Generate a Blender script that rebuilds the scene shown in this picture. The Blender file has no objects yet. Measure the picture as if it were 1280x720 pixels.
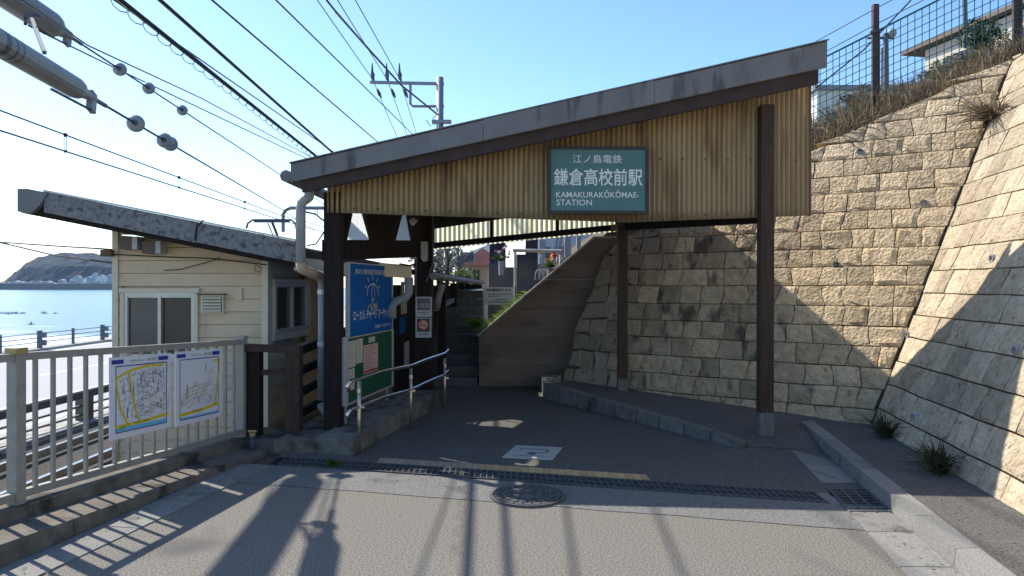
import bpy, bmesh, math, random
from mathutils import Vector as V, noise as N
random.seed(7)
R = math.radians
SC = bpy.context.scene
COL = SC.collection

# ------------------------------------------------------------------ camera, light, exposure
cd = bpy.data.cameras.new('camera'); cam = bpy.data.objects.new('camera', cd); COL.objects.link(cam)
cam.location = (0, 0, 1.6); cam.rotation_euler = (R(90), 0, 0)
cd.sensor_width = 36; cd.lens = 26; cd.shift_y = -2/1280; cd.clip_start = .1; cd.clip_end = 20000
SC.camera = cam
SUN = V((-.80, .58, 1.0)).normalized()            # towards the sun: ahead, over the sea on the left
EL = math.asin(SUN.z); AZ = math.atan2(SUN.x, SUN.y)
w = bpy.data.worlds.new('World'); SC.world = w; w.use_nodes = True
nt = w.node_tree; bg = nt.nodes['Background']
sk = nt.nodes.new('ShaderNodeTexSky'); sk.sky_type = 'NISHITA'; sk.sun_disc = False
sk.sun_elevation = EL; sk.sun_rotation = AZ; sk.air_density = 1.0; sk.dust_density = .5; sk.ozone_density = 2.2
hs_ = nt.nodes.new('ShaderNodeHueSaturation'); hs_.inputs['Saturation'].default_value = 1.18; nt.links.new(sk.outputs[0], hs_.inputs['Color']); nt.links.new(hs_.outputs[0], bg.inputs[0]); bg.inputs[1].default_value = .15
sl = bpy.data.lights.new('sun', 'SUN'); sl.energy = 4.4; sl.angle = R(.53); sl.color = (1, .94, .84)
so = bpy.data.objects.new('sun', sl); COL.objects.link(so)
so.rotation_euler = SUN.to_track_quat('Z', 'Y').to_euler(); so.location = (-20, 20, 40)
SC.view_settings.view_transform = 'Standard'; SC.view_settings.look = 'None'
SC.view_settings.exposure = .74; SC.view_settings.gamma = 1.0

# ------------------------------------------------------------------ helpers
def at(x, y, d):                                   # the place seen at that spot of the photograph, d metres ahead
    return V(((x-640)/924*d, d, 1.6+(358-y)/924*d))
def gnd(x, y, z=0.0):
    d = (1.6-z)*924/(y-358); return V(((x-640)/924*d, d, z))

def tree_of(name):
    m = bpy.data.materials.new(name); m.use_nodes = True
    return m, m.node_tree, m.node_tree.nodes['Principled BSDF']
def mat(name, c1, c2=None, sc=6, rough=.8, bump=0, bsc=80, metal=0, rand=0, stretch=None, c3=None, thr=.6, sc3=2, st3=None, trans=0, spec=.4, detail=6, bdist=.02, cr=.2):
    m, t, b = tree_of(name); n = t.nodes; L = t.links.new
    b.inputs['Roughness'].default_value = rough; b.inputs['Metallic'].default_value = metal
    b.inputs['Specular IOR Level'].default_value = spec
    geo = n.new('ShaderNodeNewGeometry')
    def noise(scale, st=None, det=detail):
        x = n.new('ShaderNodeTexNoise'); x.inputs['Scale'].default_value = scale; x.inputs['Detail'].default_value = det
        if st:
            mp = n.new('ShaderNodeMapping'); mp.inputs['Scale'].default_value = st
            L(geo.outputs['Position'], mp.inputs[0]); L(mp.outputs[0], x.inputs['Vector'])
        else: L(geo.outputs['Position'], x.inputs['Vector'])
        return x
    def mix(f, a, bb):
        x = n.new('ShaderNodeMix'); x.data_type = 'RGBA'
        L(f, x.inputs[0])
        for s, v in ((6, a), (7, bb)):
            if isinstance(v, tuple): x.inputs[s].default_value = (*v, 1)
            else: L(v, x.inputs[s])
        return x.outputs[2]
    col = None
    if c2:
        no = noise(sc, stretch); rp = n.new('ShaderNodeMapRange'); rp.inputs[1].default_value = .5-cr; rp.inputs[2].default_value = .5+cr
        L(no.outputs[0], rp.inputs[0]); col = mix(rp.outputs[0], c1, c2)
    else:
        rgb = n.new('ShaderNodeRGB'); rgb.outputs[0].default_value = (*c1, 1); col = rgb.outputs[0]
    if c3:
        no = noise(sc3, st3); rp = n.new('ShaderNodeMapRange'); rp.inputs[1].default_value = thr; rp.inputs[2].default_value = thr+.12
        L(no.outputs[0], rp.inputs[0]); col = mix(rp.outputs[0], col, c3)
    if rand:
        oi = n.new('ShaderNodeObjectInfo'); rp = n.new('ShaderNodeMapRange'); rp.inputs[3].default_value = 1-rand; rp.inputs[4].default_value = 1+rand
        L(oi.outputs['Random'], rp.inputs[0])
        vm = n.new('ShaderNodeVectorMath'); vm.operation = 'SCALE'; L(col, vm.inputs[0]); L(rp.outputs[0], vm.inputs['Scale']); col = vm.outputs[0]
    L(col, b.inputs['Base Color'])
    if bump:
        no = noise(bsc, None, 8); bp = n.new('ShaderNodeBump'); bp.inputs['Strength'].default_value = bump; bp.inputs['Distance'].default_value = bdist
        L(no.outputs[0], bp.inputs['Height']); L(bp.outputs[0], b.inputs['Normal'])
    if trans:
        tr = n.new('ShaderNodeBsdfTranslucent'); L(col, tr.inputs['Color']); ms = n.new('ShaderNodeMixShader'); ms.inputs[0].default_value = trans
        L(b.outputs[0], ms.inputs[1]); L(tr.outputs[0], ms.inputs[2]); L(ms.outputs[0], n['Material Output'].inputs[0])
    return m

class MB:
    def __init__(s): s.v = []; s.f = []
    def add(s, vs, fs):
        o = len(s.v); s.v += [V(a) for a in vs]; s.f += [tuple(i+o for i in q) for q in fs]; return s
    def hexa(s, a, b):                             # bottom four, top four
        return s.add(list(a)+list(b), [(3,2,1,0),(4,5,6,7),(0,1,5,4),(1,2,6,5),(2,3,7,6),(3,0,4,7)])
    def box(s, x0, x1, y0, y1, z0, z1):
        return s.hexa([(x0,y0,z0),(x1,y0,z0),(x1,y1,z0),(x0,y1,z0)], [(x0,y0,z1),(x1,y0,z1),(x1,y1,z1),(x0,y1,z1)])
    def beam(s, a, b, w, h, up=(0,0,1)):           # w across, h along up; ends at a and b
        a, b, up = V(a), V(b), V(up); d = (b-a).normalized()
        sd = d.cross(up)
        if sd.length < 1e-4: sd = d.cross(V((0,1,0)))
        sd.normalize(); u = sd.cross(d).normalized(); p = sd*w/2; q = u*h/2
        return s.hexa([a-p-q, a+p-q, b+p-q, b-p-q], [a-p+q, a+p+q, b+p+q, b-p+q])
    def plank(s, a, b, n, h, t):                   # vertical-sided board a..b, n = outward normal, thickness t, h = height vector
        a, b, n, h = V(a), V(b), V(n).normalized()*t, V(h)
        return s.hexa([a, b, b-n, a-n], [a+h, b+h, b+h-n, a+h-n])
    def tube(s, pts, r, n=6, caps=True):
        pts = [V(p) for p in pts]; rings = []; k = len(pts)
        rr = r if isinstance(r, (list, tuple)) else [r]*k
        ref = None
        for i, p in enumerate(pts):
            d = (pts[min(i+1, k-1)]-pts[max(i-1, 0)]).normalized()
            if ref is None:
                ref = V((0,0,1)) if abs(d.z) < .9 else V((1,0,0))
            x = d.cross(ref).normalized(); y = x.cross(d).normalized(); ref = y
            rings.append([p+(x*math.cos(2*math.pi*j/n)+y*math.sin(2*math.pi*j/n))*rr[i] for j in range(n)])
        o = len(s.v)
        for rg in rings: s.v += rg
        for i in range(k-1):
            for j in range(n):
                s.f.append((o+i*n+j, o+i*n+(j+1)%n, o+(i+1)*n+(j+1)%n, o+(i+1)*n+j))
        if caps:
            s.f.append(tuple(o+j for j in reversed(range(n)))); s.f.append(tuple(o+(k-1)*n+j for j in range(n)))
        return s
    def prism(s, poly, e):
        k = len(poly); e = V(e); a = [V(p) for p in poly]
        return s.add(a+[p+e for p in a], [tuple(reversed(range(k))), tuple(range(k, 2*k))]+[(i, (i+1)%k, (i+1)%k+k, i+k) for i in range(k)])
    def quad(s, *p): return s.add(p, [tuple(range(len(p)))])
    def ball(s, c, r, seg=8, rings=5, sq=(1,1,1)):
        c = V(c); pts = []
        for i in range(1, rings):
            t = math.pi*i/rings
            for j in range(seg):
                a = 2*math.pi*j/seg; pts.append(c+V((math.sin(t)*math.cos(a)*r*sq[0], math.sin(t)*math.sin(a)*r*sq[1], math.cos(t)*r*sq[2])))
        k = len(pts); pts += [c+V((0,0,r*sq[2])), c-V((0,0,r*sq[2]))]; fs = []
        for i in range(rings-2):
            for j in range(seg): fs.append((i*seg+j, i*seg+(j+1)%seg, (i+1)*seg+(j+1)%seg, (i+1)*seg+j))
        for j in range(seg):
            fs.append((k, (j+1)%seg, j)); fs.append((k+1, (rings-2)*seg+j, (rings-2)*seg+(j+1)%seg))
        return s.add(pts, fs)
    def leaf(s, p, d, l, wd, bend=.3):
        p, d = V(p), V(d).normalized(); sd = d.cross(V((random.uniform(-1,1), random.uniform(-1,1), random.uniform(-1,1)))).normalized()*wd/2
        m = p+d*l*.55; t = p+d*l+V((d.x, d.y, -.6))*bend*l
        return s.add([p-sd*.6, p+sd*.6, m+sd, m-sd, t], [(0,1,2,3), (3,2,4)])

ORG = {}
def tag(o, label=None, cat=None, group=None, kind=None):
    for k, v in (('label', label), ('category', cat), ('group', group), ('kind', kind)):
        if v: o[k] = v
    return o
def obj(name, mb, m, parent=None, label=None, kind=None, smooth=False, origin=None):
    me = bpy.data.meshes.new(name)
    base = ORG.get(parent.name, V()) if parent else V()
    org = V(origin) if origin is not None else (base if parent else V())
    me.from_pydata([v-org for v in mb.v], [], mb.f)
    bm = bmesh.new(); bm.from_mesh(me); bmesh.ops.recalc_face_normals(bm, faces=bm.faces); bm.to_mesh(me); bm.free()
    me.materials.append(m)
    if smooth: me.shade_smooth()
    o = bpy.data.objects.new(name, me); COL.objects.link(o)
    o.location = org-base
    if parent: o.parent = parent
    ORG[o.name] = org
    tag(o, label=label, kind=kind); return o
def thing(name, loc, label, cat, group=None, kind=None):
    o = bpy.data.objects.new(name, None); COL.objects.link(o); o.location = loc; o.empty_display_size = .1
    ORG[o.name] = V(loc); return tag(o, label, cat, group, kind)
def whole(name, mb, m, label, cat, group=None, kind=None, smooth=False, origin=None):
    if origin is None:
        k = len(mb.v); c = sum((V(v) for v in mb.v), V())/k; origin = V((c.x, c.y, min(v.z for v in mb.v)))
    o = obj(name, mb, m, None, smooth=smooth, origin=origin); return tag(o, label, cat, group, kind)
def struct(name, mb, m, smooth=False): return obj(name, mb, m, None, kind='structure', smooth=smooth)
def inst(o, delta, parent=None):                    # an alike piece, sharing its mesh
    c = o.copy(); COL.objects.link(c); c.location = o.location+V(delta); c.parent = parent or o.parent
    ORG[c.name] = ORG[o.name]+V(delta); return c

def text_mb(s, width, height=None, bold=0.0, depth=.004, spacing=1.0):
    cu = bpy.data.curves.new('lettering', 'FONT'); cu.body = s; cu.size = 1; cu.extrude = 0; cu.offset = bold; cu.resolution_u = 3
    cu.space_character = spacing
    o = bpy.data.objects.new('lettering_source', cu); COL.objects.link(o)
    bpy.context.view_layer.update()
    me = bpy.data.meshes.new_from_object(o); bpy.data.objects.remove(o); bpy.data.curves.remove(cu)
    vs = [v.co.copy() for v in me.vertices]; fs = [tuple(p.vertices) for p in me.polygons]
    bpy.data.meshes.remove(me)
    if not vs: return None
    x0 = min(v.x for v in vs); x1 = max(v.x for v in vs); y0 = min(v.y for v in vs); y1 = max(v.y for v in vs)
    k = width/(x1-x0); ky = height/(y1-y0) if height else k
    return [((v.x-x0)*k, (v.y-y0)*ky) for v in vs], fs
class Frame:                                        # a flat face to print on: origin, right, up, outward
    def __init__(s, o, x, z): s.o, s.x, s.z = V(o), V(x), V(z); s.n = s.x.cross(s.z).normalized()
    def p(s, u, v, d=0): return s.o+s.x*u+s.z*v+s.n*d
    def rect(s, mb, u0, v0, u1, v1, d=.002):
        mb.quad(s.p(u0,v0,d), s.p(u1,v0,d), s.p(u1,v1,d), s.p(u0,v1,d)); return mb
    def slab(s, mb, u0, v0, u1, v1, d0, d1):
        mb.hexa([s.p(u0,v0,d0), s.p(u1,v0,d0), s.p(u1,v1,d0), s.p(u0,v1,d0)], [s.p(u0,v0,d1), s.p(u1,v0,d1), s.p(u1,v1,d1), s.p(u0,v1,d1)]); return mb
    def text(s, mb, st, u, v, width, height=None, bold=0, d=.002, spacing=1.0):
        r = text_mb(st, width, height, bold, spacing=spacing)
        if r: mb.add([s.p(u+a, v+b, d) for a, b in r[0]], r[1])
        return mb
    def line(s, mb, pts, wd, d=.002):
        for (a, b), (c, e) in zip(pts, pts[1:]):
            dx, dy = c-a, e-b; l = math.hypot(dx, dy) or 1; px, py = -dy/l*wd/2, dx/l*wd/2
            mb.quad(s.p(a+px,b+py,d), s.p(a-px,b-py,d), s.p(c-px,e-py,d), s.p(c+px,e+py,d))
        return mb
    def disc(s, mb, u, v, r0, r1, d=.002, n=20, a0=0, a1=360):
        for i in range(n):
            a, b = R(a0+(a1-a0)*i/n), R(a0+(a1-a0)*(i+1)/n)
            if r0 <= 0: mb.add([s.p(u,v,d), s.p(u+r1*math.cos(a),v+r1*math.sin(a),d), s.p(u+r1*math.cos(b),v+r1*math.sin(b),d)], [(0,1,2)])
            else: mb.quad(s.p(u+r0*math.cos(a),v+r0*math.sin(a),d), s.p(u+r1*math.cos(a),v+r1*math.sin(a),d), s.p(u+r1*math.cos(b),v+r1*math.sin(b),d), s.p(u+r0*math.cos(b),v+r0*math.sin(b),d))
        return mb

# ------------------------------------------------------------------ materials
M = dict(
 asphalt = mat('coarse_asphalt', (.052,.047,.040), (.27,.248,.214), sc=88, rough=.92, bump=.35, bsc=110, c3=(.08,.076,.07), thr=.60, sc3=.8, detail=3, bdist=.01, cr=.2),
 apron = mat('smooth_asphalt', (.10,.098,.094), (.205,.2,.19), sc=75, rough=.9, bump=.25, bsc=130, c3=(.095,.092,.088), thr=.60, sc3=1.6, detail=3, cr=.15),
 passage = mat('dark_asphalt', (.052,.048,.043), (.15,.14,.127), sc=75, rough=.9, bump=.4, bsc=75, c3=(.125,.118,.11), thr=.58, sc3=1.3, detail=3, cr=.17),
 concrete = mat('concrete', (.30,.285,.26), (.42,.40,.36), sc=9, rough=.9, bump=.3, bsc=60, c3=(.16,.15,.135), thr=.56, sc3=3, rand=.08),
 kerbm = mat('kerb_concrete', (.17,.165,.152), (.26,.25,.23), sc=60, rough=.9, bump=.4, bsc=90, c3=(.12,.115,.107), thr=.57, sc3=4, rand=.1),
 dirty = mat('dirty_concrete', (.10,.09,.075), (.19,.165,.135), sc=7, rough=.95, bump=.6, bsc=30, c3=(.045,.04,.034), thr=.52, sc3=4),
 block = mat('concrete_block', (.12,.115,.105), (.2,.19,.175), sc=12, rough=.95, bump=.4, bsc=50, c3=(.06,.057,.05), thr=.54, sc3=3, rand=.12),
 brownwall = mat('brown_stained_concrete', (.135,.098,.078), (.185,.14,.112), sc=2, rough=.92, bump=.3, bsc=25, stretch=(.6,1,2.5), c3=(.10,.074,.06), thr=.56, sc3=2.2, st3=(.5,1,2.2)),
 stone = mat('rough_sandstone', (.38,.296,.195), (.55,.45,.315), sc=11, rough=.92, bump=.8, bsc=30, rand=.24, c3=(.22,.165,.10), thr=.60, sc3=14, bdist=.05),
 stonewarmlit = mat('lightened_warm_sandstone', (.42,.31,.185), (.60,.465,.295), sc=11, rough=.92, bump=.8, bsc=30, rand=.22, c3=(.25,.185,.11), thr=.61, sc3=14, bdist=.05),  # warm back wall stone, colour lightened to make up for grazing sun
 stonestain = mat('damp_stained_stone', (.30,.228,.142), (.43,.337,.222), sc=6, rough=.9, bump=.9, bsc=28, rand=.25, c3=(.11,.09,.065), thr=.54, sc3=3.2, st3=(1.6,1.6,.7), bdist=.03),
 stonegrey = mat('grey_rubble_stone', (.25,.197,.14), (.36,.287,.205), sc=6, rough=.92, bump=.9, bsc=28, rand=.2, c3=(.09,.08,.065), thr=.56, sc3=6, bdist=.03),
 joint = mat('mortar_joint', (.055,.045,.033), (.10,.083,.06), sc=12, rough=1, bump=.5, bsc=50),
 pvc = mat('pvc_grey', (.25,.26,.27), (.32,.33,.34), sc=20, rough=.55, c3=(.17,.16,.15), thr=.6, sc3=6),
 hole = mat('pipe_bore', (.012,.012,.012), rough=1),
 steelgrey = mat('grey_painted_sheet_metal', (.135,.132,.133), (.19,.186,.187), sc=3, rough=.6, stretch=(1,1,.4), c3=(.07,.066,.063), thr=.56, sc3=5, st3=(1.5,1.5,.3), bump=.05, bsc=6),
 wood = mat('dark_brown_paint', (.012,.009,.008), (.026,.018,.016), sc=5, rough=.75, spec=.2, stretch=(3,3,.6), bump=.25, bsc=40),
 woodpost = mat('worn_brown_paint', (.042,.026,.02), (.075,.047,.036), sc=6, rough=.75, spec=.25, stretch=(4,4,.5), bump=.25, bsc=40, c3=(.13,.105,.10), thr=.64, sc3=12, st3=(3,3,.5)),
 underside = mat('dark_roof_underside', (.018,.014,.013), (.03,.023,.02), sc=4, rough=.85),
 frp = mat('yellowed_fibreglass', (.53,.395,.22), (.42,.30,.15), sc=1.2, rough=.6, stretch=(2,2,.5), c3=(.30,.20,.105), thr=.55, sc3=1.8, st3=(3.5,3.5,.5), trans=.25),
 frpside = mat('pale_fibreglass', (.84,.79,.58), (.78,.72,.47), sc=3, rough=.55, stretch=(6,6,.35), c3=(.5,.44,.22), thr=.62, sc3=2, st3=(4,4,.2), trans=.82),
 frpwhite = mat('white_fibreglass', (.78,.80,.80), (.70,.72,.72), sc=3, rough=.5, trans=.6),
 rust = mat('rusty_bolt', (.10,.06,.04), (.16,.10,.06), sc=60, rough=.8),
 teal = mat('teal_sign_enamel', (.085,.18,.185), (.10,.205,.205), sc=4, rough=.6, spec=.2, bump=.03, bsc=8),
 whiteprint = mat('white_lettering', (.74,.77,.75), rough=.5),
 signframe = mat('dark_sign_frame', (.028,.02,.022), (.045,.032,.034), sc=12, rough=.5),
 cream = mat('cream_siding', (.60,.455,.295), (.65,.505,.345), sc=3, rough=.6, bump=.06, bsc=10, c3=(.44,.36,.235), thr=.6, sc3=3, st3=(1,1,.4), rand=.05),
 creamtrim = mat('cream_trim', (.60,.52,.375), (.66,.58,.43), sc=8, rough=.55),
 alum = mat('aluminium', (.52,.50,.46), (.60,.58,.54), sc=15, rough=.4, metal=.3),
 glass = mat('dark_window_glass', (.028,.03,.034), (.045,.047,.05), sc=2, rough=.12, spec=.6),
 glassbrown = mat('brown_window_blind', (.04,.032,.028), (.055,.045,.04), sc=3, rough=.25),
 roofconc = mat('lichen_concrete_fascia', (.16,.16,.165), (.25,.25,.255), sc=30, rough=.95, bump=.6, bsc=60, c3=(.085,.085,.088), thr=.53, sc3=16),
 fencepaint = mat('beige_fence_paint', (.27,.25,.212), (.335,.315,.27), sc=14, rough=.5, c3=(.28,.22,.16), thr=.66, sc3=18),
 paper = mat('map_paper', (.72,.72,.74), (.76,.76,.78), sc=5, rough=.5),
 mapblue = mat('map_border_blue', (.03,.05,.33), rough=.5), mapyellow = mat('map_road_yellow', (.72,.55,.03), rough=.5),
 mapsea = mat('map_sea_blue', (.16,.50,.74), rough=.5), mapline = mat('map_street_grey', (.42,.41,.42), rough=.5), mapdark = mat('map_name_ink', (.06,.06,.08), rough=.5),
 mapochre = mat('map_path_ochre', (.55,.47,.20), rough=.5), mapgreen = mat('map_park_green', (.23,.42,.12), rough=.5),
 blue = mat('blue_sign_board', (.008,.105,.36), (.01,.125,.40), sc=2, rough=.7, spec=.1),
 green = mat('green_notice_felt', (.008,.085,.04), (.012,.105,.05), sc=4, rough=.9),
 noticecream = mat('cream_notice_paper', (.55,.52,.38), (.62,.58,.44), sc=14, rough=.8), noticepink = mat('pink_notice_paper', (.62,.42,.37), (.68,.52,.46), sc=20, rough=.8),
 red = mat('red_print', (.55,.05,.05), rough=.6), black = mat('black_panel', (.012,.012,.014), rough=.35), navy = mat('navy_display', (.015,.02,.06), rough=.2),
 signgrey = mat('grey_sign_case', (.42,.42,.43), rough=.5), chrome = mat('stainless_tube', (.62,.60,.56), (.68,.66,.62), sc=20, rough=.22, metal=1),
 brass = mat('tarnished_steel_tube', (.50,.43,.33), (.58,.50,.40), sc=30, rough=.35, metal=.9),
 iron = mat('cast_iron_grating', (.085,.085,.09), (.14,.14,.145), sc=40, rough=.6, metal=.4), pit = mat('drain_bottom', (.012,.011,.010), rough=1),
 tile = mat('tan_paving_tile', (.46,.30,.135), (.54,.37,.18), sc=30, rough=.85, rand=.2, bump=.2, bsc=60), tileg = mat('grey_paving_tile', (.31,.245,.165), (.37,.30,.205), sc=30, rough=.85, rand=.12),
 plate = mat('pale_marker_plate', (.40,.39,.355), (.47,.455,.42), sc=20, rough=.8, c3=(.28,.27,.245), thr=.6, sc3=12),
 step = mat('step_concrete', (.075,.074,.075), (.12,.118,.118), sc=10, rough=.95, bump=.4, bsc=40, rand=.1),
 leaf = mat('weed_green', (.055,.095,.02), (.10,.145,.035), sc=20, rough=.7, trans=.3), leafbright = mat('bright_grass', (.12,.21,.03), (.20,.28,.05), sc=20, rough=.7, trans=.4),
 darkweed = mat('dark_weed', (.035,.045,.018), (.065,.07,.028), sc=30, rough=.8), dry = mat('dry_reed', (.27,.205,.125), (.085,.062,.038), sc=9, rough=.9, trans=.2, c3=(.055,.065,.03), thr=.56, sc3=1.5),
 soil = mat('hill_soil', (.075,.055,.035), (.12,.09,.055), sc=6, rough=1, bump=.8, bsc=15), evergreen = mat('evergreen_leaf', (.02,.04,.014), (.045,.07,.025), sc=8, rough=.7),
 shrubm = mat('olive_shrub_leaf', (.085,.075,.035), (.13,.11,.055), sc=8, rough=.8), bark = mat('bark', (.07,.05,.036), (.10,.075,.055), sc=20, rough=1),
 postbrown = mat('brown_steel_post', (.06,.03,.026), (.085,.045,.04), sc=10, rough=.6), meshgreen = mat('green_wire', (.02,.115,.10), rough=.5),
 polegrey = mat('grey_galvanised_pole', (.20,.22,.26), (.25,.27,.31), sc=8, rough=.5, metal=.3), cable = mat('black_cable', (.014,.015,.022), rough=.5),
 tension = mat('grey_tensioner_paint', (.19,.20,.20), (.255,.265,.265), sc=9, rough=.5), porcelain = mat('grey_porcelain', (.24,.26,.28), (.30,.32,.34), sc=14, rough=.35),
 steeldark = mat('blue_grey_steel', (.07,.08,.11), (.10,.11,.14), sc=14, rough=.5, metal=.4),
 ballast = mat('dark_ballast', (.035,.03,.027), (.085,.075,.065), sc=28, rough=1, bump=1, bsc=30), railm = mat('rail_steel', (.30,.28,.26), (.42,.40,.38), sc=20, rough=.3, metal=.8),
 road = mat('pale_coast_road', (.34,.33,.33), (.40,.39,.385), sc=6, rough=.9), guard = mat('dark_guard_rail', (.10,.085,.075), (.15,.13,.115), sc=9, rough=.7),
 guardpale = mat('pale_guard_rail', (.46,.45,.43), rough=.6), searail = mat('blue_grey_railing', (.09,.12,.16), (.12,.15,.19), sc=9, rough=.6), line = mat('white_road_paint', (.72,.72,.70), rough=.7),
 sand = mat('pale_sand', (.50,.46,.40), (.58,.54,.47), sc=1, rough=1), head = mat('wooded_headland', (.005,.012,.017), (.014,.024,.024), sc=.05, rough=1, c3=(.03,.036,.034), thr=.62, sc3=.05),
 whitewall = mat('white_house_wall', (.66,.66,.64), (.72,.72,.70), sc=.5, rough=.8, rand=.25), houseroof = mat('grey_house_roof', (.32,.33,.36), rough=.7, rand=.3),
 housecream = mat('pale_house_wall', (.46,.42,.36), (.53,.485,.42), sc=2, rough=.85, stretch=(3,3,.3)), eave = mat('brown_eave', (.13,.095,.075), rough=.7),
 redroof = mat('red_roof', (.36,.13,.115), (.42,.17,.15), sc=3, rough=.6), tanwall = mat('tan_house_wall', (.42,.30,.2), rough=.85), sheetroof = mat('pale_sheet_roof', (.60,.61,.62), rough=.45),
 granite = mat('grey_granite', (.085,.088,.095), (.125,.128,.135), sc=60, rough=.4), granitedark = mat('dark_polished_granite', (.018,.022,.045), (.028,.032,.06), sc=30, rough=.15),
 granitepale = mat('pale_granite', (.30,.30,.31), (.36,.36,.37), sc=60, rough=.6), stupa = mat('weathered_timber', (.24,.25,.27), (.34,.35,.37), sc=8, rough=.9, stretch=(3,3,.4)),
 petalred = mat('red_petal', (.55,.03,.05), rough=.6), petalyellow = mat('yellow_petal', (.72,.55,.05), rough=.6), petalwhite = mat('white_petal', (.74,.70,.68), rough=.6), petalpink = mat('pink_petal', (.62,.2,.3), rough=.6),
 surfer = mat('wetsuit', (.015,.017,.022), rough=.6), board = mat('surfboard', (.55,.53,.48), rough=.4), yellowcap = mat('yellow_cap', (.38,.29,.12), rough=.5),
)
# shade of the ribs painted into the gable sheet's colour; dirt along the bottom
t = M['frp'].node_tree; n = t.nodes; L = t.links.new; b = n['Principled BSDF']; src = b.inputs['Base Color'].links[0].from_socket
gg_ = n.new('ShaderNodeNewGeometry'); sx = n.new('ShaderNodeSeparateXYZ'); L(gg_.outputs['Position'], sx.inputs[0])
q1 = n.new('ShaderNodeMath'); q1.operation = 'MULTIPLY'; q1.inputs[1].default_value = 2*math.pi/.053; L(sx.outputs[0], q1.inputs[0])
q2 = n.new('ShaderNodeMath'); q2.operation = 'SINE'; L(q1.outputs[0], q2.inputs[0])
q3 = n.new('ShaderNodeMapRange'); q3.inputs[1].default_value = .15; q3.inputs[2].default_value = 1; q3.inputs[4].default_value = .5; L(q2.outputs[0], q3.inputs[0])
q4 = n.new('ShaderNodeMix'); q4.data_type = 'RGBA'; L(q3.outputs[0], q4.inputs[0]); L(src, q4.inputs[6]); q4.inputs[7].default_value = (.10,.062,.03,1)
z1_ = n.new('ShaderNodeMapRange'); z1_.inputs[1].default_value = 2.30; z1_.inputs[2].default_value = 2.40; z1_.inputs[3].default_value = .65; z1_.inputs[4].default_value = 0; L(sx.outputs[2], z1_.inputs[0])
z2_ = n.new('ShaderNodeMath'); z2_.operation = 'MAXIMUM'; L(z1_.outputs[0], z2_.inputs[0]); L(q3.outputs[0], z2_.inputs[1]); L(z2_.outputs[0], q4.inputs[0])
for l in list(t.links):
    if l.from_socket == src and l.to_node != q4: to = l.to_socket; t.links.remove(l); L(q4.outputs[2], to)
# sea: small waves, surf near the shore
m, t, b = tree_of('sea_water'); n = t.nodes; L = t.links.new; M['sea'] = m
b.inputs['Roughness'].default_value = .22
geo = n.new('ShaderNodeNewGeometry'); mp = n.new('ShaderNodeMapping'); mp.inputs['Scale'].default_value = (.05, .16, 1); L(geo.outputs['Position'], mp.inputs[0])
no = n.new('ShaderNodeTexNoise'); no.inputs['Scale'].default_value = 1.0; no.inputs['Detail'].default_value = 9; no.inputs['Roughness'].default_value = .65; L(mp.outputs[0], no.inputs['Vector'])
bp = n.new('ShaderNodeBump'); bp.inputs['Strength'].default_value = .8; bp.inputs['Distance'].default_value = 1.2; L(no.outputs[0], bp.inputs['Height']); L(bp.outputs[0], b.inputs['Normal'])
sx = n.new('ShaderNodeSeparateXYZ'); L(geo.outputs['Position'], sx.inputs[0])
mp2 = n.new('ShaderNodeMapping'); mp2.inputs['Scale'].default_value = (.02, .11, 1); L(geo.outputs['Position'], mp2.inputs[0])
no2 = n.new('ShaderNodeTexNoise'); no2.inputs['Scale'].default_value = 1; no2.inputs['Detail'].default_value = 8; L(mp2.outputs[0], no2.inputs['Vector'])
mr = n.new('ShaderNodeMapRange'); mr.inputs[1].default_value = 70; mr.inputs[2].default_value = 190; mr.inputs[3].default_value = .34; mr.inputs[4].default_value = -.14; L(sx.outputs[1], mr.inputs[0])
ad = n.new('ShaderNodeMath'); ad.operation = 'ADD'; L(no2.outputs[0], ad.inputs[0]); L(mr.outputs[0], ad.inputs[1])
m2 = n.new('ShaderNodeMapRange'); m2.inputs[1].default_value = .52; m2.inputs[2].default_value = .66; L(ad.outputs[0], m2.inputs[0])
mx = n.new('ShaderNodeMix'); mx.data_type = 'RGBA'; mx.inputs[6].default_value = (.05,.14,.20,1); mx.inputs[7].default_value = (.72,.76,.78,1); L(m2.outputs[0], mx.inputs[0]); L(mx.outputs[2], b.inputs['Base Color'])

# ------------------------------------------------------------------ the lie of the land
def gz(x, y): return max(0., y-7)*.03
def strip(x0, x1, y0, y1, z, nx=1, ny=1):
    mb = MB()
    for i in range(nx):
        for j in range(ny):
            a, b_ = x0+(x1-x0)*i/nx, x0+(x1-x0)*(i+1)/nx; c, d = y0+(y1-y0)*j/ny, y0+(y1-y0)*(j+1)/ny
            f = z if callable(z) else (lambda x, y: z)
            mb.quad((a,c,f(a,c)), (b_,c,f(b_,c)), (b_,d,f(b_,d)), (a,d,f(a,d)))
    return mb
struct('sea', strip(-4500, 4500, 42, 4600, -8.0).add(strip(-4500, -22.2, -400, 42, -8.0).v, [(0,1,2,3)]), M['sea'])
struct('beach', MB().quad((-40,-60,-7.6), (-22.3,-60,-6.2), (-22.3,90,-6.2), (-44,90,-7.9)), M['sand'])
struct('sea_wall', MB().box(-22.2, -21.3, -60, 160, -9, -1.22), M['concrete'])
struct('coast_road', MB().quad((-21.3,-60,-1.3), (-9.0,-60,-1.3), (-9.0,200,-1.3), (-21.3,200,-1.3)), M['road'])
mb = MB(); mb.quad((-20.75,-60,-1.296), (-20.6,-60,-1.296), (-20.6,200,-1.296), (-20.75,200,-1.296)); mb.quad((-10.2,-60,-1.296), (-10.05,-60,-1.296), (-10.05,200,-1.296), (-10.2,200,-1.296))
for k in range(-6, 24): mb.quad((-15.4,k*8,-1.296), (-15.25,k*8,-1.296), (-15.25,k*8+4,-1.296), (-15.4,k*8+4,-1.296))
struct('road_markings', mb, M['line'])
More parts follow.
